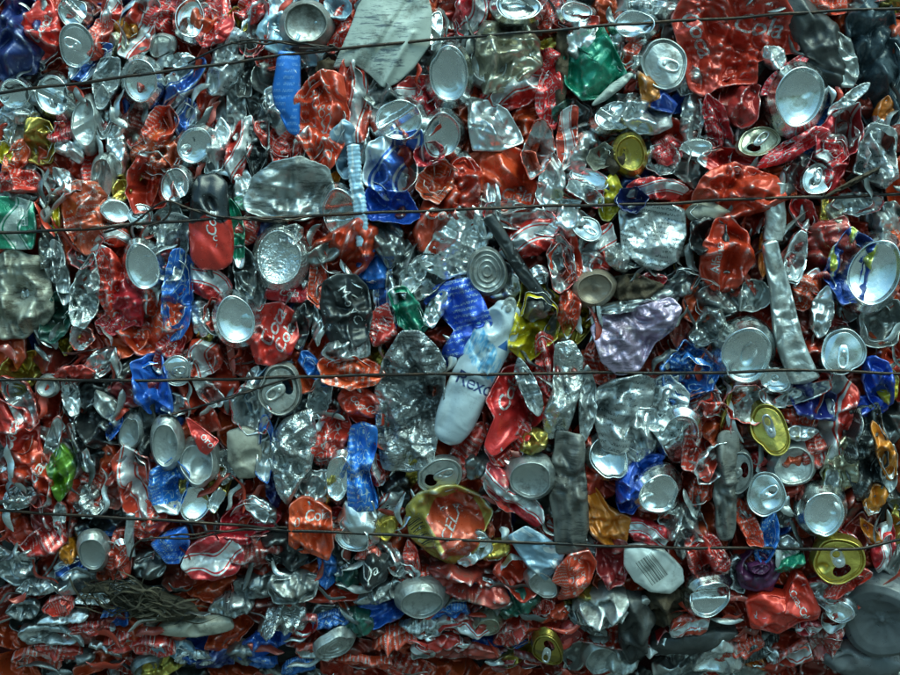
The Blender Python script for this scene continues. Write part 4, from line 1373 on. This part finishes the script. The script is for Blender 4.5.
# ------------------------------------------------------------------ labels
LMS = [it for it in items if it['lm']]
def describe(it):
    if it['desc']: return it['desc']
    w = 'silver and red' if it.get('two') else WORDS[it['mat']]; k = it['kind']
    a = math.degrees(it['ang']) % 180; L, W = it['L'], it['W']
    if k == 'bot':
        wl = it.get('wall')
        s = ('small ' if L < 36 else '') + ('oval ' if W / L < .72 else 'round ') + ('dull' if it['mat'] in ('dl',) else w) + ' can base'
        return s.replace('bare silver', 'silver') + (' on a %s can' % WORDS[wl] if wl and wl not in ('al', 'dl') else '')
    if k == 'lid':
        return ('small ' if L < 36 else '') + ('oval ' if W / L < .72 else 'round ') + w.replace('bare ', '') + ' can lid'
    size = 'small ' if L * W < 700 else 'large ' if L * W > 2200 else ''
    form = 'narrow ' if L / W > 2.3 else ''
    pose = 'upright' if 65 <= a <= 115 else 'level' if a < 20 or a > 160 else 'slanting'
    noun = 'plastic scrap' if it['mat'] in ('dp', 'gp', 'cp') else 'scrap' if it['mat'] in ('cr', 'mg', 'br') else 'crushed can' if L * W > 1000 else 'can scrap'
    return (size + form + pose + ' ' + w.replace(' plastic', '') + ' ' + noun).replace('  ', ' ')
def relation(a, b):
    dx, dy = a['cx'] - b['cx'], b['cy'] - a['cy']
    if abs(dy) > abs(dx) * .9: return 'above' if dy > 0 else 'below'
    return 'beside'
used = {}
for it in items:
    d = describe(it)
    if it['cx'] == 551 and it['cy'] == 186: d = 'upright bare can with a rounded lower rim'
    if it['cx'] == 163 and it['cy'] == 46: pass
    near = sorted((l for l in LMS if l is not it), key=lambda l: (l['cx'] - it['cx']) ** 2 + (l['cy'] - it['cy']) ** 2)[:6]
    cands = [f"{d} {relation(it, near[0])} {near[0]['lm']}"] if it['lm'] else []
    for q in range(1, 5):
        r0, r1 = relation(it, near[0]), relation(it, near[q])
        if r0 == r1: cands.append(f"{d} {r0} {near[0]['lm']} and {near[q]['lm'].replace('the ', '', 1)}")
        else: cands.append(f"{d} {r0} {near[0]['lm']}, {r1} {near[q]['lm']}")
    if it.get('fill'): cands = [c.replace(d, d + ' wedged deep') for c in cands]
    ok = [c for c in cands if len(c.split()) <= 16 and c not in used] or [c for c in cands if c not in used]
    lab = ok[0] if ok else cands[0]
    if len(lab.split()) > 16: lab = f"{d.replace('small ', '')} {relation(it, near[1])} {near[1]['lm']}"
    if len(lab.split()) > 16: lab = f"{d} {relation(it, near[0])} {near[0]['lm']}"
    if lab in used: print('DUP', lab)
    used[lab] = 1
    o = it['root']
    o['label'] = lab
    o['category'] = {'crushed_can': 'crushed can', 'can_scrap': 'can scrap'}.get(it['name'], it['name'].replace('_', ' '))
    o['group'] = 'crushed cans packed into the bale' if it['name'] == 'crushed_can' else 'scraps of can wedged between the cans' if it['name'] == 'can_scrap' else 'plastic and other rubbish caught in the bale'

# ------------------------------------------------------------------ baling wires
def wire_mesh(name, pts, rad, parent, rng, depth=26, z=None, wob=.5):
    P = np.array(pts, float)
    seg = np.r_[0, np.cumsum(np.hypot(np.diff(P[:, 0]), np.diff(P[:, 1])))]
    n = max(8, int(seg[-1] / 4))
    s = np.linspace(0, seg[-1], n)
    def sm(c):
        v = np.interp(s, seg, c)
        for _ in range(3): v[1:-1] = (v[:-2] + 2 * v[1:-1] + v[2:]) / 4
        return v
    x, y = sm(P[:, 0]), sm(P[:, 1])
    ph = rng.uniform(0, 6)
    y = y + wob * (np.sin(s / 31 + ph) + .6 * np.sin(s / 13 + ph * 2))
    zz = depth + 2.2 * np.sin(s / 47 + ph) + (np.interp(s, seg, P[:, 2]) if P.shape[1] > 2 else 0)
    dg = bpy.context.evaluated_depsgraph_get()
    hs = []
    for a_, b_ in zip(x, y):
        hit = scene.ray_cast(dg, Vector(((a_ - 450) * S, -1, height(b_))), Vector((0, 1, 0)))
        hs.append(-hit[1].y / S if hit[0] else bulge(b_))
    hs = np.array(hs)
    top = np.array([hs[max(0, i - 9):i + 10].max() for i in range(n)])           # taut: it rests on the highest metal near by
    for _ in range(14): top[1:-1] = (top[:-2] + 2 * top[1:-1] + top[2:]) / 4
    zz = np.maximum(top - 3.0, 0 * top + hs.min()) + (depth - 26) + rad + (np.interp(s, seg, P[:, 2]) if P.shape[1] > 2 else 0)
    C = np.stack((x - 450, np.array([height(b_) / S for b_ in y]), zz), -1)
    tg = np.gradient(C, axis=0); tg /= np.linalg.norm(tg, axis=1)[:, None]
    up = np.array([0, 0, 1.0]); a = np.cross(tg, up); a /= np.linalg.norm(a, axis=1)[:, None]; b = np.cross(a, tg)
    m = 10; t = np.linspace(0, 2 * math.pi, m, endpoint=False)
    V = (C[:, None] + rad * (np.cos(t)[None, :, None] * a[:, None] + np.sin(t)[None, :, None] * b[:, None])).reshape(-1, 3)
    F = grid_faces(n, m, True)
    return link_mesh(name, V, F[:, ::-1], 'wire', np.zeros((len(V), 2)), parent)
def twist(pts, turns, r, phase):
    P = np.array(pts, float); t = np.linspace(0, 1, 60)
    seg = np.r_[0, np.cumsum(np.hypot(np.diff(P[:, 0]), np.diff(P[:, 1])))]; seg /= seg[-1]
    return [(np.interp(q, seg, P[:, 0]), np.interp(q, seg, P[:, 1]) + r * math.sin(turns * 6.283 * q + phase), r * math.cos(turns * 6.283 * q + phase)) for q in t]
rw = random.Random(3)
bpy.context.view_layer.update()
WIRES = [
 ('dark baling wire across the top, spliced beside the white panel',
  [(-70, 102), (0, 93), (80, 84), (161, 74), (225, 66), (280, 57), (336, 50), (450, 40), (560, 30), (675, 21), (800, 14), (900, 9), (970, 4)],
  [[(188, 63), (225, 47), (247, 41), (290, 43), (340, 50)], twist([(232, 44), (290, 45), (338, 50)], 4, 1.8, 0), [(300, 50), (338, 51), (338, 46), (330, 47)]]),
 ('dark baling wire crossing the black and red can, with twisted loop',
  [(-70, 236), (0, 233), (101, 229), (136, 225), (191, 222), (225, 219), (300, 217), (366, 214), (450, 210), (560, 206), (675, 203), (776, 199), (900, 194), (970, 191)],
  [[(106, 233), (136, 224), (150, 212), (163, 203), (172, 201), (182, 206), (200, 213), (225, 219), (280, 223), (312, 216)], [(172, 201), (173, 214), (165, 222), (150, 226)], twist([(190, 209), (225, 219), (290, 221)], 4, 1.7, 1)]),
 ('dark baling wire crossing the spray can at middle height',
  [(-70, 380), (0, 380), (225, 380), (300, 376), (450, 374), (560, 373), (675, 373), (796, 370), (900, 373), (970, 374)],
  [[(158, 416), (171, 414), (200, 406), (225, 398), (258, 388), (290, 378), (310, 376)], twist([(171, 414), (225, 399), (262, 387)], 5, 1.5, 0)]),
 ('lowest dark baling wire, crossing the big gold lid',
  [(-70, 508), (0, 512), (113, 517), (225, 525), (280, 529), (450, 537), (591, 545), (675, 546), (796, 548), (866, 546), (900, 540), (970, 534)],
  [[(124, 560), (127, 548), (134, 539), (150, 537), (190, 538), (225, 530), (285, 527)], twist([(150, 537), (225, 530), (285, 527)], 4, 1.5, 0)])]
for lab, main, knots in WIRES:
    root = bpy.data.objects.new('baling_wire', None); col.objects.link(root)
    root['label'] = lab; root['category'] = 'wire'; root['group'] = 'baling wires across the bale'
    wire_mesh('strand', main, 1.65, root, rw)
    for k in knots: wire_mesh('knot', k, 1.1, root, rw, depth=27.5, wob=.2)

# ------------------------------------------------------------------ the packed mass behind
rc = random.Random(11)
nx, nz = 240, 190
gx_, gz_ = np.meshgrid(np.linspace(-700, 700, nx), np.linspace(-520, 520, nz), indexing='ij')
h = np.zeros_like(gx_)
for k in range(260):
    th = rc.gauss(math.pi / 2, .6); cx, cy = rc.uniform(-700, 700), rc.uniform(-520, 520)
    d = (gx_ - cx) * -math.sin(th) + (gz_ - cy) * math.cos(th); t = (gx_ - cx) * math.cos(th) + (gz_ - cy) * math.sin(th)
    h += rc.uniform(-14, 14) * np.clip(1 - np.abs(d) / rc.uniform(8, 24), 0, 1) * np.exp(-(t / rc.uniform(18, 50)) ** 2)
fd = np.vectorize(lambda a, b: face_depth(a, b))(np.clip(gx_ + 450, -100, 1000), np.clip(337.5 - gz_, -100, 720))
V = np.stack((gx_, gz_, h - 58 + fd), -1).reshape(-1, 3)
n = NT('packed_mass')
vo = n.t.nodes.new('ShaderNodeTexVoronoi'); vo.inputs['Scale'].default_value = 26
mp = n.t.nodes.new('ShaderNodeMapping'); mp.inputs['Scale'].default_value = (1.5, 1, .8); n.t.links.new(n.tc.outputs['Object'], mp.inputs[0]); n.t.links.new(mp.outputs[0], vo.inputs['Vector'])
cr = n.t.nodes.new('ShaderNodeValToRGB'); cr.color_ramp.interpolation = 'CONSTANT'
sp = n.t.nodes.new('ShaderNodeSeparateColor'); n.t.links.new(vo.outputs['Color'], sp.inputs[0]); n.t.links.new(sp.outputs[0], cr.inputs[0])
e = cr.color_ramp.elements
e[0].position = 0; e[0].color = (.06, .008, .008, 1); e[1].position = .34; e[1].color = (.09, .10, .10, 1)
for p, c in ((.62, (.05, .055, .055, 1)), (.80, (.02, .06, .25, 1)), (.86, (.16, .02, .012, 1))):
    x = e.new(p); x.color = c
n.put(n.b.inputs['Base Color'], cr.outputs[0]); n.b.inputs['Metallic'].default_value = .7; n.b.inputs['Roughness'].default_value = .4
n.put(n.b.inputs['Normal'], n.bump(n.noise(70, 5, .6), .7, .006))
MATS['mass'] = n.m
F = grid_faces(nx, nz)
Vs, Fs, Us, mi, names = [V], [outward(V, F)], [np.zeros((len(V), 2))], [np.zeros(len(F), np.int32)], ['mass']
k = len(V)
for v_, f_, u_, m_ in FILLERS:
    if m_ not in names: names.append(m_)
    Vs.append(v_); Fs.append(f_ + k); Us.append(u_); mi.append(np.full(len(f_), names.index(m_), np.int32)); k += len(v_)
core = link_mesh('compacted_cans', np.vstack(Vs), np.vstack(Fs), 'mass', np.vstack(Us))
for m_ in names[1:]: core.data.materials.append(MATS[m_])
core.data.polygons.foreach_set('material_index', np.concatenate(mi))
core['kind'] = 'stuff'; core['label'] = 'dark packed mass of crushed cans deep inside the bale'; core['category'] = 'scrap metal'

# ------------------------------------------------------------------ the yard the bale lies in (below the frame)
n = NT('concrete')
n.put(n.b.inputs['Base Color'], n.mix(n.noise(3, 6, .6), (.11, .115, .11, 1), (.07, .075, .07, 1))); n.b.inputs['Roughness'].default_value = .85
n.put(n.b.inputs['Normal'], n.bump(n.noise(60, 5, .6), .3, .01))
MATS['concrete'] = n.m
gx0 = np.array([[-30, 0], [30, 0], [30, 1], [-30, 1]], float)
me = bpy.data.meshes.new('ground')
me.from_pydata([(-40, -60, -.62), (40, -60, -.62), (40, 12, -.62), (-40, 12, -.62)], [], [(0, 1, 2, 3)]); me.materials.append(n.m)
gr = bpy.data.objects.new('ground', me); col.objects.link(gr); gr['kind'] = 'structure'

# ------------------------------------------------------------------ camera and daylight
cam = bpy.data.cameras.new('camera'); co = bpy.data.objects.new('camera', cam); col.objects.link(co); scene.camera = co
cam.sensor_width = 36; cam.lens = 36 * DIST / (900 * S); cam.clip_end = 200; cam.clip_start = .05
co.location = (0, -DIST - 8 * S, 0); co.rotation_euler = (R(90), 0, 0)

SUN_EL, SUN_AZ = R(62), R(32)         # overcast daylight from above, in front of the bale
w = bpy.data.worlds.new('World'); scene.world = w; w.use_nodes = True
nt = w.node_tree; bg = nt.nodes['Background']
sky = nt.nodes.new('ShaderNodeTexSky'); sky.sky_type = 'NISHITA'; sky.sun_disc = False
sky.sun_elevation = SUN_EL; sky.sun_rotation = math.pi - SUN_AZ
sky.air_density = 1.0; sky.dust_density = 3.5; sky.ozone_density = 1.5
hsv = nt.nodes.new('ShaderNodeMix'); hsv.data_type = 'RGBA'; hsv.blend_type = 'MULTIPLY'; hsv.inputs[0].default_value = 1.0
nt.links.new(sky.outputs[0], hsv.inputs[6]); hsv.inputs[7].default_value = (.58, 1.0, .93, 1)
# overcast: the zenith is about three times as bright as the horizon
tcw = nt.nodes.new('ShaderNodeTexCoord'); sx_ = nt.nodes.new('ShaderNodeSeparateXYZ'); nt.links.new(tcw.outputs['Generated'], sx_.inputs[0])
mr = nt.nodes.new('ShaderNodeMapRange'); nt.links.new(sx_.outputs[2], mr.inputs[0])
for k_, v_ in (('From Min', 0.0), ('From Max', .9), ('To Min', .34), ('To Max', 2.6)): mr.inputs[k_].default_value = v_
oc = nt.nodes.new('ShaderNodeVectorMath'); oc.operation = 'SCALE'
nt.links.new(hsv.outputs[2], oc.inputs[0]); nt.links.new(mr.outputs[0], oc.inputs['Scale'])
nt.links.new(oc.outputs[0], bg.inputs[0]); bg.inputs[1].default_value = .12
sl = bpy.data.lights.new('sun', 'SUN'); so = bpy.data.objects.new('sun', sl); col.objects.link(so)
sl.energy = .7; sl.angle = R(50); sl.color = (1.0, .97, .90)
dirv = Vector((math.sin(SUN_AZ) * math.cos(SUN_EL), -math.cos(SUN_AZ) * math.cos(SUN_EL), math.sin(SUN_EL)))
so.rotation_euler = dirv.to_track_quat('Z', 'Y').to_euler()
so.location = dirv * 5

vs = scene.view_settings; vs.view_transform = 'Standard'; vs.look = 'None'; vs.gamma = 1.0; vs.exposure = 0.5
scene.cycles.use_denoising = True
scene.cycles.max_bounces = 8; scene.cycles.glossy_bounces = 5; scene.cycles.diffuse_bounces = 3; scene.cycles.transmission_bounces = 5
scene.cycles.caustics_reflective = False; scene.cycles.caustics_refractive = False
print('ITEMS', len(items), 'fill', len(fill), 'cans', sum(i['name'] == 'crushed_can' for i in items), 'scraps', sum(i['name'] == 'can_scrap' for i in items))
